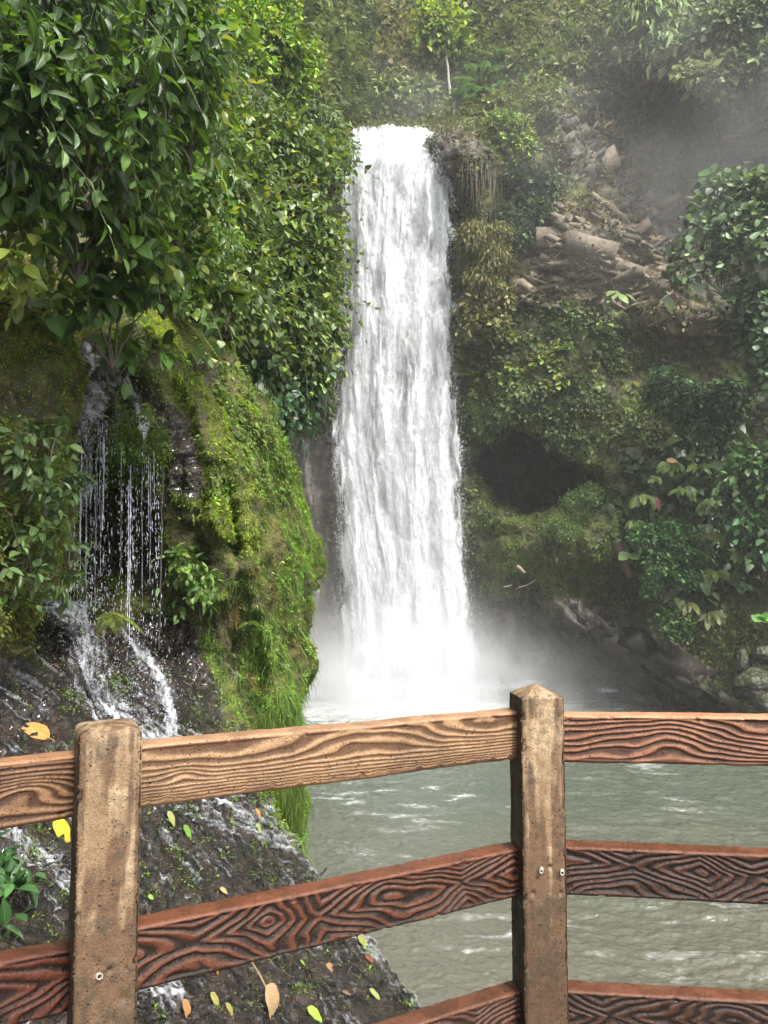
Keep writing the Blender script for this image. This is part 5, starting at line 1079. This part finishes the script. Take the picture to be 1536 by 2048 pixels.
for (x, y, d, s, lab) in [(960, 165, 46.5, 2.6, "tree fern with wide pale fronds, largest above the crest"), (1015, 130, 48, 2.2, "tree fern higher up between the dark trees and the climber-wrapped trunk"), (985, 195, 45, 1.7, "low tree fern under the largest one"), (935, 195, 46, 1.5, "tree fern nearest the pale-stemmed sapling")]:
    fern("tree_fern", lab, x, y, d, s, 13, FC, .35, .35, group="tree ferns above the crest", trunk=1.0)
fern("fern", "long single fern fronds reaching right from the oval-leaved shrub", 385, 600, 6.6, .55, 5, [(.09, .16, .03), (.12, .19, .04)], .25, .25, (-.5, .6))
fern("fern", "arching fern hidden among the oval leaves at the top of the mossy ridge", 330, 510, 5.9, .45, 6, [(.08, .13, .04), (.12, .15, .06)], .2, .7, (-1.2, .2))
fern("fern", "drooping brownish fern on the ridge above the yellow moss band", 345, 640, 5.9, .40, 5, [(.12, .12, .04), (.10, .13, .04)], .0, .9, (-1.4, .1))
fern("fern", "small fern hanging from the lower mossy bulge", 505, 1250, 6.9, .20, 5, [(.10, .15, .04)], .9, .7, (-2.4, -.6))
fern("fern", "tiny feathery fern on the lip of the wet ledge", 215, 1225, 5.35, .24, 9, [(.11, .15, .035), (.08, .12, .03)], .1, .7, (-1.5, .3))
for (x, y, s, lab) in [(1130, 700, .8, "bright fern among the sprigs right of the fall"), (1265, 705, .6, "small dim fern on the dark wall right of the sprigs"), (1095, 115, .9, "fern clinging to the edge beside the climber-wrapped trunk")]:
    P, nn = surf(x, y); px_, py_, d_ = proj(P); fern("fern", lab, float(px_), float(py_), float(d_)-.3, s, 9, FC+[(.12, .2, .06)], .4, .5, (-math.pi, 0))

# ------------------------------------------------------------------ ground cover nobody could count
def cover(name, G, Nn, w, n, T, size, colf, mat, label, droop=.5, outw=.6, jit=.5, sj=.35, wf=1.0, clump=0, lift=.0, cat=None, szg=None):
    if clump:
        m = n//clump; P, Nr, i, j = pick(G, Nn, w, m); P = np.repeat(P, clump, 0)+rv(m*clump, size*.8); Nr = np.repeat(Nr, clump, 0); i = np.repeat(i, clump); j = np.repeat(j, clump)
    else: P, Nr, i, j = pick(G, Nn, w, n)
    n = len(P); D = Nr*outw+np.array([0, 0, -droop])+rv(n, jit); U = Nr*.7+np.array([0, 0, .5])+rv(n, .3)
    sz = size*np.exp(rng.normal(size=n)*sj)*(1 if szg is None else szg[i, j])
    r = inst(T, P+Nr*lift, D, U, sz, wf, colf(P, i, j, n)); o = mesh(name, r['V'], r['F'], mat, col=r['col'], uv=r['uv'], smooth=False)
    return tag(o, label, cat, kind='stuff')
def mixpal(P, sc, seed, A, B, lo=-.15, hi=.2):
    t = sst(lo, hi, fbm(P, sc, 3, seed))[:, None]; return pal(len(P), A)*(1-t)+pal(len(P), B)*t
# back wall
vis = (BX > 470) & (BX < 2150) & (BY > -120) & (BY < 1420); cave_in = 1-sst(.75, 1.02, q)
wv = vis*(1-rock)*(1-cave_in)*np.clip(.55+1.8*fbm(P0, .55, 3, 801), .15, 1)
wv = wv*(1-.85*sst(0, 30, poly_sd(BX, BY, [(930, 840), (1240, 860), (1260, 1190), (930, 1210)])))
cover("undergrowth", B_G, B_N, wv*(BY > 210), 135000, T_D, .15, lambda P, i, j, n: mixpal(P, .35, 803, [(.035, .06, .02), (.055, .08, .026), (.045, .055, .024)], [(.09, .11, .038), (.115, .11, .045), (.075, .12, .038)]), M_FARL, "dark tangled leaves and grasses covering the rock wall right of the fall", clump=4, cat="undergrowth")
cover("undergrowth", B_G, B_N, wv*(BY <= 240), 90000, T_D, .30, lambda P, i, j, n: mixpal(P, .25, 805, [(.03, .05, .02), (.055, .08, .03)], [(.09, .13, .045), (.12, .145, .06)]), M_FARL, "hazy forest undergrowth on the slope above the crest", clump=4, outw=.8, cat="undergrowth")
wl = (1-cave_in)*vis*(BY > 600)*(BY < 900)*(BX > 915)*(BX < 1350)*(1-rock)*np.clip(.2+2.5*fbm(P0, .8, 3, 807), .0, 1)
cover("creepers", B_G, B_N, wl, 22000, T_D, .20, lambda P, i, j, n: mixpal(P, .6, 808, [(.05, .09, .03), (.035, .06, .022)], [(.10, .15, .05), (.12, .17, .07)]), M_FARL, "leafy creepers covering the wall between the tan rock and the cave", clump=5, cat="creepers")
wm = vis*(BX > 905)*(BX < 1500)*(BY > 800)*(BY < 1400)*(1-.93*bas)*(1-cave_in)*np.clip(.5+1.6*fbm(P0, .9, 3, 809), .05, 1)
cover("moss", B_G, B_N, wm, 120000, T_D, .10, lambda P, i, j, n: mixpal(P, .55, 811, [(.045, .062, .018), (.065, .08, .022), (.055, .05, .022)], [(.10, .15, .04), (.125, .165, .04), (.07, .13, .035)])*(1+.5*np.exp(-(((BX[i, j]-1130)/110)**2+((BY[i, j]-1050)/55)**2)))[:, None], M_MOSS, "moss and creeping plants around the cave and down to the wet rock", clump=4, droop=.8, cat="moss")  # moss colour raised in an ellipse on the mound, painting it as lit
wt_ = vis*(rock*(1-gry))*np.clip(.1+2.2*fbm(P0, 1.1, 3, 812), 0, 1)*(BY < 1180)
cover("scrub", B_G, B_N, wt_, 16000, T_D, .17, lambda P, i, j, n: mixpal(P, .7, 813, [(.05, .06, .025), (.08, .07, .035)], [(.10, .12, .05), (.14, .11, .07)]), M_FARL, "sparse weeds in the cracks of the bare rock", clump=5, cat="weeds", lift=.3)
bw = vis*np.exp(-(((BX-1400)/150)**2+((BY-1030)/130)**2)**2)
cover("undergrowth", B_G, B_N, bw, 5200, T_H, .34, lambda P, i, j, n: pal(n, [(.03, .06, .02), (.05, .09, .03), (.025, .045, .02)]), M_LEAF, "shaded broad leaves filling the bank between the banana-like plants", droop=.7, outw=.7, clump=3, lift=.15, cat="undergrowth")
# hanging roots and dead strands
T = Tubes(); edge = [(960, 330, 90), (985, 350, 120), (1000, 300, 70), (940, 320, 110), (975, 640, 60), (1120, 345, 50), (1130, 180, 45), (1095, 170, 60), (1105, 110, 80), (1240, 540, 60), (1260, 560, 70), (1290, 540, 60), (1150, 370, 30), (1215, 250, 40), (1060, 310, 50), (950, 590, 50), (925, 420, 120), (935, 500, 160), (1025, 620, 50), (1300, 600, 40)]
for (x, y, L_) in edge:
    for k in range(9):
        xx, yy = x+rng.normal()*13, y+rng.normal()*14; P, nn = surf(xx, yy); ln = L_*rng.uniform(.4, 1.0)*38/FPX
        p = np.array([P+nn*.25+np.array([0, 0, -ln*t])+rv(1, .03)[0] for t in np.linspace(0, 1, 6)]); T.add(p, np.linspace(.022, .008, 6), 3, [(.12, .09, .06), (.19, .15, .10), (.07, .08, .03)][rng.integers(3)])
o = T.build("hanging_roots", M_BARK); tag(o, "thin roots and dead vines hanging down the rock wall right of the fall", "roots", kind='stuff')
# left valley side behind the shrubs
cover("undergrowth", H_G, H_N, ((HU < 1.25)*(HX > -200)*(HY > -300)*1.0), 60000, T_L, .075, lambda P, i, j, n: mixpal(P, .7, 821, [(.02, .045, .016), (.035, .065, .02)], [(.05, .09, .025), (.07, .11, .03)]), M_LEAF, "dense dark leaves filling the gaps behind the left-hand shrubs", outw=.9, droop=.6, clump=3, lift=.1, cat="undergrowth")
# near bank: moss, hanging moss, ground plants
nv = (NY > 560)*(NY < 2060)*(NU > -.25)*(NU < 1.35)
dA = line_d(NX, NY, [(300, 600), (350, 740), (400, 830), (430, 960), (440, 1040)]); dB = line_d(NX, NY, [(455, 920), (480, 1000), (490, 1100)])
dE = line_d(NX, NY, [(545, 900), (590, 970), (612, 1060), (620, 1120)]); dF = line_d(NX, NY, [(525, 1250), (555, 1340), (575, 1450), (590, 1600), (597, 1700)])
dC = line_d(NX, NY, [(395, 1240), (430, 1330), (470, 1450), (480, 1480)])
brt = np.maximum.reduce([np.exp(-(dA/32)**2), np.exp(-(dB/20)**2)*.9]); grn = np.maximum.reduce([np.exp(-(dE/30)**2), np.exp(-(dF/24)**2), np.exp(-(dC/20)**2)*.8])
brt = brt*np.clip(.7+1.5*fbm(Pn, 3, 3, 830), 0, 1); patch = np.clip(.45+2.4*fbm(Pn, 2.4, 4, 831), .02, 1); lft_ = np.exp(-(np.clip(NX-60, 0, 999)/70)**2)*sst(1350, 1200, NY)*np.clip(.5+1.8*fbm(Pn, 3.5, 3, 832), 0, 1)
zn = np.clip(ND/7.0, .45, 1.3); mossw = zn**-1.8*nv*(1-.97*nrock)*np.maximum(patch, np.maximum(brt, grn))
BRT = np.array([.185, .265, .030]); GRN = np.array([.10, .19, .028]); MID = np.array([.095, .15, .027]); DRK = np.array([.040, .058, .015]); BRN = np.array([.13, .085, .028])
def mosscol(P, i, j, n):
    t = sst(-.25, .25, fbm(P, 4.5, 3, 833)); c = mix3(DRK, MID, t); b = sst(.12, .32, fbm(P, 3.1, 3, 835)); c = mix3(c, BRN, b*.75)
    y = sst(.05, .3, fbm(P, 2.2, 3, 837)); c = mix3(c, BRT*.8, y*.7)
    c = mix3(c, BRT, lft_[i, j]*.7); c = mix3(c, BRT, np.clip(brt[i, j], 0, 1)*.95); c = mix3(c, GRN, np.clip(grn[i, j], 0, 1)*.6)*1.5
    return np.clip(c*np.exp(rng.normal(size=(n, 1))*.38), .004, .6)
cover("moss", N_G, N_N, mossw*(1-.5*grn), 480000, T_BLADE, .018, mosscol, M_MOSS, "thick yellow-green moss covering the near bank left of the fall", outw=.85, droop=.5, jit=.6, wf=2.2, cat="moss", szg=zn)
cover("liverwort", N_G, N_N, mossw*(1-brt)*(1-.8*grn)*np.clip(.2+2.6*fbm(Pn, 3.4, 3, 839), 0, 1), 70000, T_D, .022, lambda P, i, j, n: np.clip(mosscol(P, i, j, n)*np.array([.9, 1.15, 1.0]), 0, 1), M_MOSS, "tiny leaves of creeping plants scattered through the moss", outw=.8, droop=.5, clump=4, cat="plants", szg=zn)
hangw = nv*(1-nrock)*(NX > 330)*np.maximum(np.maximum(sst(900, 1100, NY)*patch*.6, grn*.8), brt*.4)
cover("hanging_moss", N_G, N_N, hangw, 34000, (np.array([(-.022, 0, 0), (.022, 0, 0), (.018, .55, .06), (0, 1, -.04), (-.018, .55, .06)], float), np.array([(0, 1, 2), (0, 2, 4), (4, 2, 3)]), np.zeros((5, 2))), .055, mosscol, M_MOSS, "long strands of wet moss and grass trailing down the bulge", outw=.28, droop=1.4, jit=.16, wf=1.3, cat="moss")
gw = nv*(1-nrock)*np.clip(grn+.35*sst(500, 560, NX)*sst(880, 950, NY), 0, 1)*(NX > 500)
cover("grass", N_G, N_N, gw, 7000, (np.array([(-.018, 0, 0), (.018, 0, 0), (.014, .55, .10), (0, 1, -.10), (-.014, .55, .10)], float), np.array([(0, 1, 2), (0, 2, 4), (4, 2, 3)]), np.zeros((5, 2))), .13, lambda P, i, j, n: pal(n, [(.08, .16, .03), (.10, .18, .035), (.06, .11, .022), (.11, .13, .03)]), M_MOSS, "bright green grass hanging from the outer edge of the bulge", outw=.55, droop=1.2, jit=.22, wf=1.2, cat="grass")
fall_p = [(x, y) for x, y in [(355, 0)]]
# curtain of moss that ends in a ragged fringe over the wet slope
n = 9000; t = rng.random(n); cxp = np.interp(t, [0, .35, .7, 1], [520, 560, 585, 598]); cyp = np.interp(t, [0, .35, .7, 1], [1570, 1600, 1640, 1690])
P = at(cxp+rng.normal(size=n)*7, cyp-rng.random(n)*150, np.interp(t, [0, 1], [7.0, 7.5])+rng.normal(size=n)*.06-.12)
r = inst(T_BLADE, P, np.array([0, 0, -1.])+rv(n, .16), np.tile([0, -1., .2], (n, 1))+rv(n, .3), .09*np.exp(rng.normal(size=n)*.4), .45, pal(n, [(.085, .16, .03), (.06, .11, .025), (.12, .17, .035), (.05, .06, .02)]))
o = mesh("moss_curtain", r['V'], r['F'], M_MOSS, col=r['col'], uv=r['uv'], smooth=False); tag(o, "ragged curtain of moss hanging over the slope beside the pool, seen under the top rail", "moss", kind='stuff')
sw = nv*slope*np.clip(-.30+2.4*fbm(Pn, 5.5, 3, 841), 0, 1)*(NU <= 1)
cover("moss", N_G, N_N, sw, 9000, T_D, .012, lambda P, i, j, n: pal(n, [(.12, .20, .03), (.08, .15, .025)]), M_MOSS, "specks of bright moss dotted over the wet slope", outw=.9, droop=.2, clump=6, cat="moss")
# creeping cushion in the middle of the drops and leaves on the upper left moss
cw = nv*np.exp(-(ell(NX, NY, 262, 900, 62, 100)**2))*(1-.6*chut)
cover("creeping_plants", N_G, N_N, cw, 16000, T_D, .024, lambda P, i, j, n: pal(n, [(.07, .13, .025), (.11, .17, .03), (.05, .09, .02)]), M_MOSS, "green cushion of small ferny plants between the cascade's two threads", outw=.9, droop=.5, clump=5, cat="plants")
cover("creeping_plants", N_G, N_N, nv*(NX > 430)*(NX < 570)*(NY > 730)*(NY < 1000)*np.clip(.3+2*fbm(Pn, 4, 2, 845), 0, 1)*(1-brt), 15000, T_L, .034, lambda P, i, j, n: pal(n, [(.085, .13, .03), (.12, .17, .045), (.06, .10, .025)]), M_MOSS, "carpet of small scale-like leaves on the bulge's upper shoulder", outw=.5, droop=.9, clump=3, cat="plants")

cover("creeping_plants", N_G, N_N, zn**-1.5*(NU > -.3)*(NX < 175)*(NY > 470)*(NY < 1330)*np.clip(.25+2.2*fbm(Pn, 4, 3, 847), 0, 1)*(1-nrock), 22000, T_L, .020, lambda P, i, j, n: pal(n, [(.13, .17, .03), (.17, .20, .035), (.08, .12, .025), (.16, .11, .035)]), M_MOSS, "mat of tiny yellow-green leaves on the moss at the left edge", outw=.8, droop=.4, clump=4, cat="plants")

# ------------------------------------------------------------------ boulders, wood, hanging stem
def boulder(label, px, py, d, r, col, seed, sq=(1, 1, .8), group=None):
    a, b = np.meshgrid(np.linspace(0, 2*math.pi, 97)[:-1], np.linspace(.001, math.pi-.001, 60)); S = np.stack([np.sin(b)*np.cos(a), np.sin(b)*np.sin(a), np.cos(b)], -1)
    rr = 1+.35*fbm(S, 1.3, 3, seed)+.10*fbm(S, 5, 4, seed+3, ridge=True); V = S*rr[..., None]*r*np.array(sq)
    c = mix3(np.array(col)*.5, np.array(col)*1.3, sst(-.2, .3, fbm(S, 4, 4, seed+5))); c = mix3(c, np.array([.03, .042, .012]), sst(.0, .35, S[..., 2]+.6*fbm(S, 3, 3, seed+7))*.8)
    o = mesh("boulder", V, gridf(60, 96, 0, True), M_ROCKF, col=c, attrs={'wet': np.full(S.shape[:2], .9)}, loc=at(px, py, d)); return tag(o, label, "boulder", group)
for a_ in [("large mossy boulder at the waterline in the right-hand corner", 1515, 1372, 33.5, .8, (.030, .025, .020), 901, (1.2, 1, .9)), ("dark boulder in the water in front of the large mossy one", 1538, 1408, 31.5, .55, (.05, .045, .04), 903), ("small mossy boulder tucked left of the large one", 1482, 1385, 34, .38, (.04, .04, .022), 905),
           ("upright grey stone above the large mossy boulder", 1484, 1325, 34.2, .45, (.045, .038, .033), 907, (.7, .8, 1.3)), ("grey stone block above the boulders at the right edge", 1530, 1310, 33.8, .5, (.032, .027, .023), 909, (1.2, 1, .8)),
           ("dark wet rock standing in the crest beside the falling water", 885, 280, 40.6, .45, (.05, .045, .04), 911), ("low dark rock breaking the crest of the fall", 733, 262, 41.2, .32, (.07, .07, .07), 913, (1.5, 1, .5))]:
    boulder(*a_)
def stick(name, label, cat, pts, rad, col, n=10, tips=0):
    P = np.array([at(*p) for p in pts]); t = np.linspace(0, 1, n); Q = np.stack([np.interp(t, np.linspace(0, 1, len(P)), P[:, k]) for k in range(3)], -1); L0 = np.linalg.norm(P[-1]-P[0]); Q[1:-1] += rv(n-2, L0*(.002 if 'vine' in name else .012))
    T = Tubes(); T.add(Q-Q[0], np.linspace(rad, rad*.55, n), 7, col); return tag(T.build(name, M_BARK, None, loc=Q[0]), label, cat)
stick("broken_branch", "short pale broken branch on the dark bank right of the fall", "branch", [(1034, 1132, 36.2), (1050, 1146, 36)], .10, (.24, .19, .14))
stick("twig", "thin pale twig under the broken branch", "twig", [(1008, 1174, 36.2), (1024, 1170, 36)], .03, (.35, .3, .24))
stick("twig", "forked dark twig right of the broken branch", "twig", [(1036, 1176, 35.9), (1056, 1170, 35.8), (1072, 1160, 35.6)], .035, (.16, .12, .09))
stick("fallen_log", "reddish rotten trunk leaning above the rock spur", "log", [(1234, 1085, 35.6), (1250, 1130, 35.1), (1262, 1158, 34.8)], .26, (.075, .045, .032))
stick("hanging_vine", "thin black vine hanging straight down beside the falling drops", "vine", [(326, 930, 6.3), (323, 1060, 6.15), (321, 1180, 5.95), (318, 1300, 5.8)], .008, (.015, .012, .01), 18)
stick("twig", "small dark twig poking over the edge of the wet slope", "twig", [(640, 1752, 6.3), (655, 1735, 6.3), (648, 1738, 6.3)], .008, (.03, .025, .02))
stick("bare_branch", "dark mossy branch running through the heart-leaved shrubs", "branch", [(400, 415, 8.0), (470, 395, 8.8), (560, 378, 9.6), (620, 380, 10.1)], .035, (.06, .055, .035), 14)
stick("bare_branch", "thin dark branch crossing under the corner tree", "branch", [(60, 245, 3.9), (120, 228, 4.1), (190, 225, 4.4), (270, 262, 4.6)], .018, (.03, .025, .02), 14)
stick("bare_branch", "forked dark branch inside the sunlit drooping leaves", "branch", [(262, 125, 4.5), (300, 100, 4.6), (365, 55, 4.8), (440, 25, 5.0)], .012, (.05, .035, .02), 12)

# ------------------------------------------------------------------ fallen leaves
def bank_pt(px, py):
    qx, qy, _ = bank_pt.c; k = np.argmin((qx-px)**2+(qy-py)**2+bank_pt.bad*1e5); return G3.reshape(-1, 3)[k], N_N.reshape(-1, 3)[k]
bank_pt.c = [v.ravel() for v in proj(G3)]; bank_pt.bad = (NU > 1.0).ravel()
M_DRY = leaf_mat("dry_leaf", rough=.5, transl=.2, vein=.5)
def fallen(label, px, py, lpx, ang, col, T=None, curl=.15, wf=1.0, lift=.02, stem=0.0, onmoss=False, p=None, flat=.6):
    """ang: direction of the tip in the picture, degrees, 0 = right, 90 = down"""
    P, nn = bank_pt(px, py) if p is None else p; d = proj(P)[2]; L0 = lpx*d/FPX; a = R_(ang)
    D = at(px+math.cos(a)*10, py+math.sin(a)*10, d)-at(px, py, d); D = D-nn*(D@nn)*flat; D = unit(D); nn = unit(nn+.45*unit(np.array([0, 0, CAMZ])-P))
    rows = 11; V, F, UV = tmpl_leaf(rows, .25*wf, .05, curl, .42, 5, .03); V = V-np.array([0, .5, 0])
    X = unit(np.cross(D, nn)); Z = np.cross(X, D); Q = L0*(V[:, :1]*X+V[:, 1:2]*D+V[:, 2:]*Z)
    c = np.tile(np.asarray(col, float), (len(V), 1))*(1+.35*fbm(V+px, 5, 3, 950)[:, None]); 
    o = mesh("fallen_leaf", Q, F, M_DRY, col=c, uv=UV, loc=P+nn*lift); tag(o, label, "leaf")
    if stem:
        T2 = Tubes(); T2.add(bend(-D*L0*.5, -D*L0*(.5+stem), 5, .01), np.linspace(L0*.025, L0*.015, 5), 5, np.asarray(col)*.6); T2.build("leaf_stalk", M_BARK, o)
    return o
ORG = (.42, .21, .05); YEL = (.55, .42, .03); GRL = (.14, .26, .035); TN = (.42, .27, .13)
fallen("orange leaf with dark holes on the wet rock above the left post", 68, 1462, 66, 215, ORG, wf=1.25, stem=.35, flat=.3)
fallen("bright yellow leaf showing behind the left post", 122, 1668, 62, 60, YEL, wf=1.3, flat=.3)
fallen("curled brown leaf near the top of the ledge on the left", 110, 1335, 16, 20, (.16, .06, .03))
fallen("large pale orange leaf lying on the top ridge of the mossy bulge", 420, 716, 52, 40, (.62, .38, .17), wf=1.5, flat=.3, lift=.05)
fallen("pale yellow leaf leaning against the slope just under the top rail", 343, 1640, 34, 60, (.32, .33, .12), flat=.3)
fallen("bright green leaf on the slope right of the pale yellow one", 372, 1668, 34, 60, GRL, flat=.3)
fallen("small orange leaf on the slope under the right part of the rail", 513, 1628, 22, 40, ORG)
fallen("slim yellow-green leaf below the small orange one", 514, 1655, 22, 45, (.26, .28, .06))
fallen("tan leaf resting at the back of the middle rail", 443, 1785, 20, 10, (.42, .30, .13), wf=1.2)
fallen("round green leaf on the wet slope between the rails", 298, 1800, 14, 20, (.2, .35, .06), wf=1.7)
fallen("orange leaf hanging under the middle rail", 433, 1948, 22, 75, ORG, flat=.2)
fallen("mottled yellow-green leaf at the edge of the slope near the water", 728, 1893, 42, 55, (.24, .26, .06), wf=1.1, flat=.3)
fallen("red leaf at the edge of the slope near the water", 742, 1925, 32, 35, (.17, .045, .03), flat=.3)
fallen("brown curled leaf right of the big dry leaf", 665, 1940, 34, 30, (.30, .17, .09), wf=1.3, curl=.6, flat=.3)
fallen("large dry tan leaf with a long upright stalk below the middle rail", 540, 2022, 84, 62, (.45, .30, .17), wf=1.5, stem=.85, flat=.15, lift=.06, curl=.4)
fallen("brown pointed leaf standing near the left post at the bottom edge", 367, 2028, 50, 70, (.46, .24, .10), flat=.1)
fallen("dull yellow leaf right of the brown pointed one", 427, 2008, 40, 60, (.36, .33, .10), flat=.2)
fallen("slim yellow leaf beside the dull yellow one", 457, 2026, 36, 60, (.34, .30, .09), wf=.8, flat=.2)
fallen("bright lime leaf at the bottom edge of the picture", 628, 2034, 42, 40, (.30, .55, .05), wf=1.2, flat=.2)
fallen("long pale green leaf on the slope near the lower right rail", 752, 2000, 44, 50, (.28, .34, .12), wf=.8, flat=.2)
fallen("tiny green leaf on the slope between the two rails' shadows", 600, 1928, 16, 60, (.2, .35, .05))
fallen("small brown leaf low on the slope, right of the round green one", 690, 1990, 20, 20, (.16, .09, .06))
for (x, y, d, l, a, c, lab) in [(236, 262, 4.3, 44, 95, (.34, .22, .05), "dying brown leaf hanging inside the dark corner tree"), (372, 214, 4.9, 24, 35, (.55, .42, .04), "single yellow leaf at the right of the sunlit drooping branch"), (125, 455, 4.3, 28, 100, (.30, .30, .08), "pale spotted leaf hanging above the left moss bank"), (310, 382, 5.4, 26, 10, (.40, .15, .06), "reddish leaf among the drooping oval leaves"), (358, 370, 5.7, 14, 60, (.62, .38, .03), "small orange-yellow leaf beside the dark mossy branch")]:
    P = at(x, y, d-.25); fallen(lab, x, y, l, a, c, p=(P, unit(np.array([0, -1., .4]))), lift=0)
P = at(1345, 921, 34.2); fallen("dry orange leaf on top of the banana-like plants", 1345, 921, 24, 5, (.55, .30, .15), p=(P, unit(np.array([0, -1., .3]))), lift=0, wf=.9)
P = at(1316, 1008, 33.9); fallen("red-brown dead leaf hanging in the banana-like plants", 1316, 1008, 30, 80, (.12, .035, .02), p=(P, unit(np.array([0, -1., .3]))), lift=0, wf=.8)

# ------------------------------------------------------------------ unseen valley slopes, added behind the camera to shut out the low sky
aa = np.linspace(R_(62), R_(318), 150); tt = np.linspace(0, 1, 50); A_, T_ = np.meshgrid(aa, tt)
hgt = np.interp(A_, [R_(62), R_(95), R_(125), R_(160), R_(200), R_(235), R_(270), R_(318)], [30, 22, 7, 4, 8, 22, 28, 30])
rad_ = np.interp(A_, [R_(62), R_(100), R_(180), R_(250), R_(290), R_(318)], [44, 30, 14, 12, 12, 14])
rr = rad_*(1+.55*T_); Vh = np.stack([rr*np.sin(A_), rr*np.cos(A_), -2+(hgt+2)*T_], -1); Vh += (1.6*fbm(Vh, .15, 3, 970)+.5*fbm(Vh, .8, 3, 972))[..., None]*np.array([1, 1, .6])
o = mesh("sky_block_slope", Vh, gridf(50, 150), M_ROCKF, col=mix3(np.array([.03, .045, .018]), np.array([.07, .09, .03]), sst(-.3, .3, fbm(Vh, .5, 3, 975))), attrs={'wet': A_*0}); tag(o, kind='structure')

# ------------------------------------------------------------------ air: spray around the foot of the fall, and thin haze through the valley
def vol(name, label, lo, hi, dens, node_fn=None, col=(.95, .96, .98), aniso=.2):
    lo, hi = np.array(lo, float), np.array(hi, float); c = (lo+hi)/2
    V = np.array([[x, y, z] for x in (lo[0], hi[0]) for y in (lo[1], hi[1]) for z in (lo[2], hi[2])])-c
    F = np.array([(0, 1, 3, 2), (4, 6, 7, 5), (0, 4, 5, 1), (2, 3, 7, 6), (0, 2, 6, 4), (1, 5, 7, 3)])
    m, n = newmat(name); p = N(n, 'ShaderNodeVolumePrincipled', Density=dens, Anisotropy=aniso); p.inputs['Color'].default_value = (*col, 1)
    if node_fn: node_fn(n, p)
    o = N(n, 'ShaderNodeOutputMaterial'); n.links.new(p.outputs[0], o.inputs['Volume'])
    ob = mesh(name, V, F, m, smooth=False, loc=c); return tag(ob, label, name, kind='stuff')
vol("haze", "thin pale haze filling the valley", (-60, -30, -3), (90, 95, 62), .0010)
def mist_nodes(n, p):
    L = n.links.new; tc = N(n, 'ShaderNodeTexCoord'); g = N(n, 'ShaderNodeSeparateXYZ'); L(tc.outputs['Object'], g.inputs[0])
    def m(op, a, b=None, c=None):
        x = N(n, 'ShaderNodeMath', _operation=op)
        for k, v in enumerate((a, b, c)):
            if v is None: continue
            if isinstance(v, (int, float)): x.inputs[k].default_value = v
            else: L(v, x.inputs[k])
        return x.outputs[0]
    # distance from the foot of the fall, flattened; object centre is (5, 37, 6)
    dx = m('DIVIDE', m('ADD', g.outputs[0], 3.6), 5.6); dy = m('DIVIDE', m('SUBTRACT', g.outputs[1], 2.2), 3.6); dz = m('DIVIDE', m('ADD', g.outputs[2], 6.0), 3.0)
    r2 = m('ADD', m('ADD', m('MULTIPLY', dx, dx), m('MULTIPLY', dy, dy)), m('MULTIPLY', dz, dz))
    core = m('MULTIPLY', m('EXPONENT', m('MULTIPLY', r2, -1.0)), .8)
    ex = m('DIVIDE', m('ADD', g.outputs[0], 2.6), 7.5); ez = m('DIVIDE', m('ADD', g.outputs[2], 6.0), 2.2)
    r3 = m('ADD', m('MULTIPLY', ex, ex), m('MULTIPLY', ez, ez)); wide = m('MULTIPLY', m('EXPONENT', m('MULTIPLY', r3, -1.0)), .011)
    # column of spray along the fall
    fx = m('DIVIDE', m('ADD', g.outputs[0], 4.4), 2.5); fy = m('DIVIDE', m('SUBTRACT', g.outputs[1], 2.2), 2.0)
    colu = m('MULTIPLY', m('EXPONENT', m('MULTIPLY', m('ADD', m('MULTIPLY', fx, fx), m('MULTIPLY', fy, fy)), -1.0)), .065)
    ns = N(n, 'ShaderNodeTexNoise', Scale=.55, Detail=4.0, Roughness=.6); L(tc.outputs['Object'], ns.inputs[0])
    mr = N(n, 'ShaderNodeMapRange', **{'From__Min': .35, 'From__Max': .65, 'To__Min': .25, 'To__Max': 1.6}); L(ns.outputs[0], mr.inputs['Value'])
    L(m('MULTIPLY', m('ADD', m('ADD', core, wide), colu), mr.outputs[0]), p.inputs['Density'])
vol("mist", "white mist rising from the foot of the waterfall", (-9, 32, -.4), (19, 42, 13), .1, mist_nodes)
def cloud_nodes(n, p, R3=(13., 5., 9.), peak=.036):
    L = n.links.new; tc = N(n, 'ShaderNodeTexCoord'); g = N(n, 'ShaderNodeTexGradient', _gradient_type='SPHERICAL'); mp = N(n, 'ShaderNodeMapping'); mp.inputs['Scale'].default_value = (1/R3[0], 1/R3[1], 1/R3[2])
    L(tc.outputs['Object'], mp.inputs[0]); L(mp.outputs[0], g.inputs[0]); ns = N(n, 'ShaderNodeTexNoise', Scale=.28, Detail=4.0); L(tc.outputs['Object'], ns.inputs[0])
    mr = N(n, 'ShaderNodeMapRange', **{'From__Min': .4, 'From__Max': .65, 'To__Min': .1, 'To__Max': 1.0}); L(ns.outputs[0], mr.inputs['Value'])
    k = N(n, 'ShaderNodeMath', _operation='MULTIPLY'); L(g.outputs[0], k.inputs[0]); L(mr.outputs[0], k.inputs[1]); k2 = N(n, 'ShaderNodeMath', _operation='MULTIPLY', i1=peak); L(k.outputs[0], k2.inputs[0]); L(k2.outputs[0], p.inputs['Density'])
vol("fog", "drifting bank of fog in front of the upper right cliff", (2, 26.5, 16), (28, 35.5, 33), .1, cloud_nodes)

vol("fog", "faint fog hanging in the forest above the crest", (-20, 41.5, 17), (28, 54, 40), .1, lambda n, p: cloud_nodes(n, p, (24., 6.3, 11.5), .14))
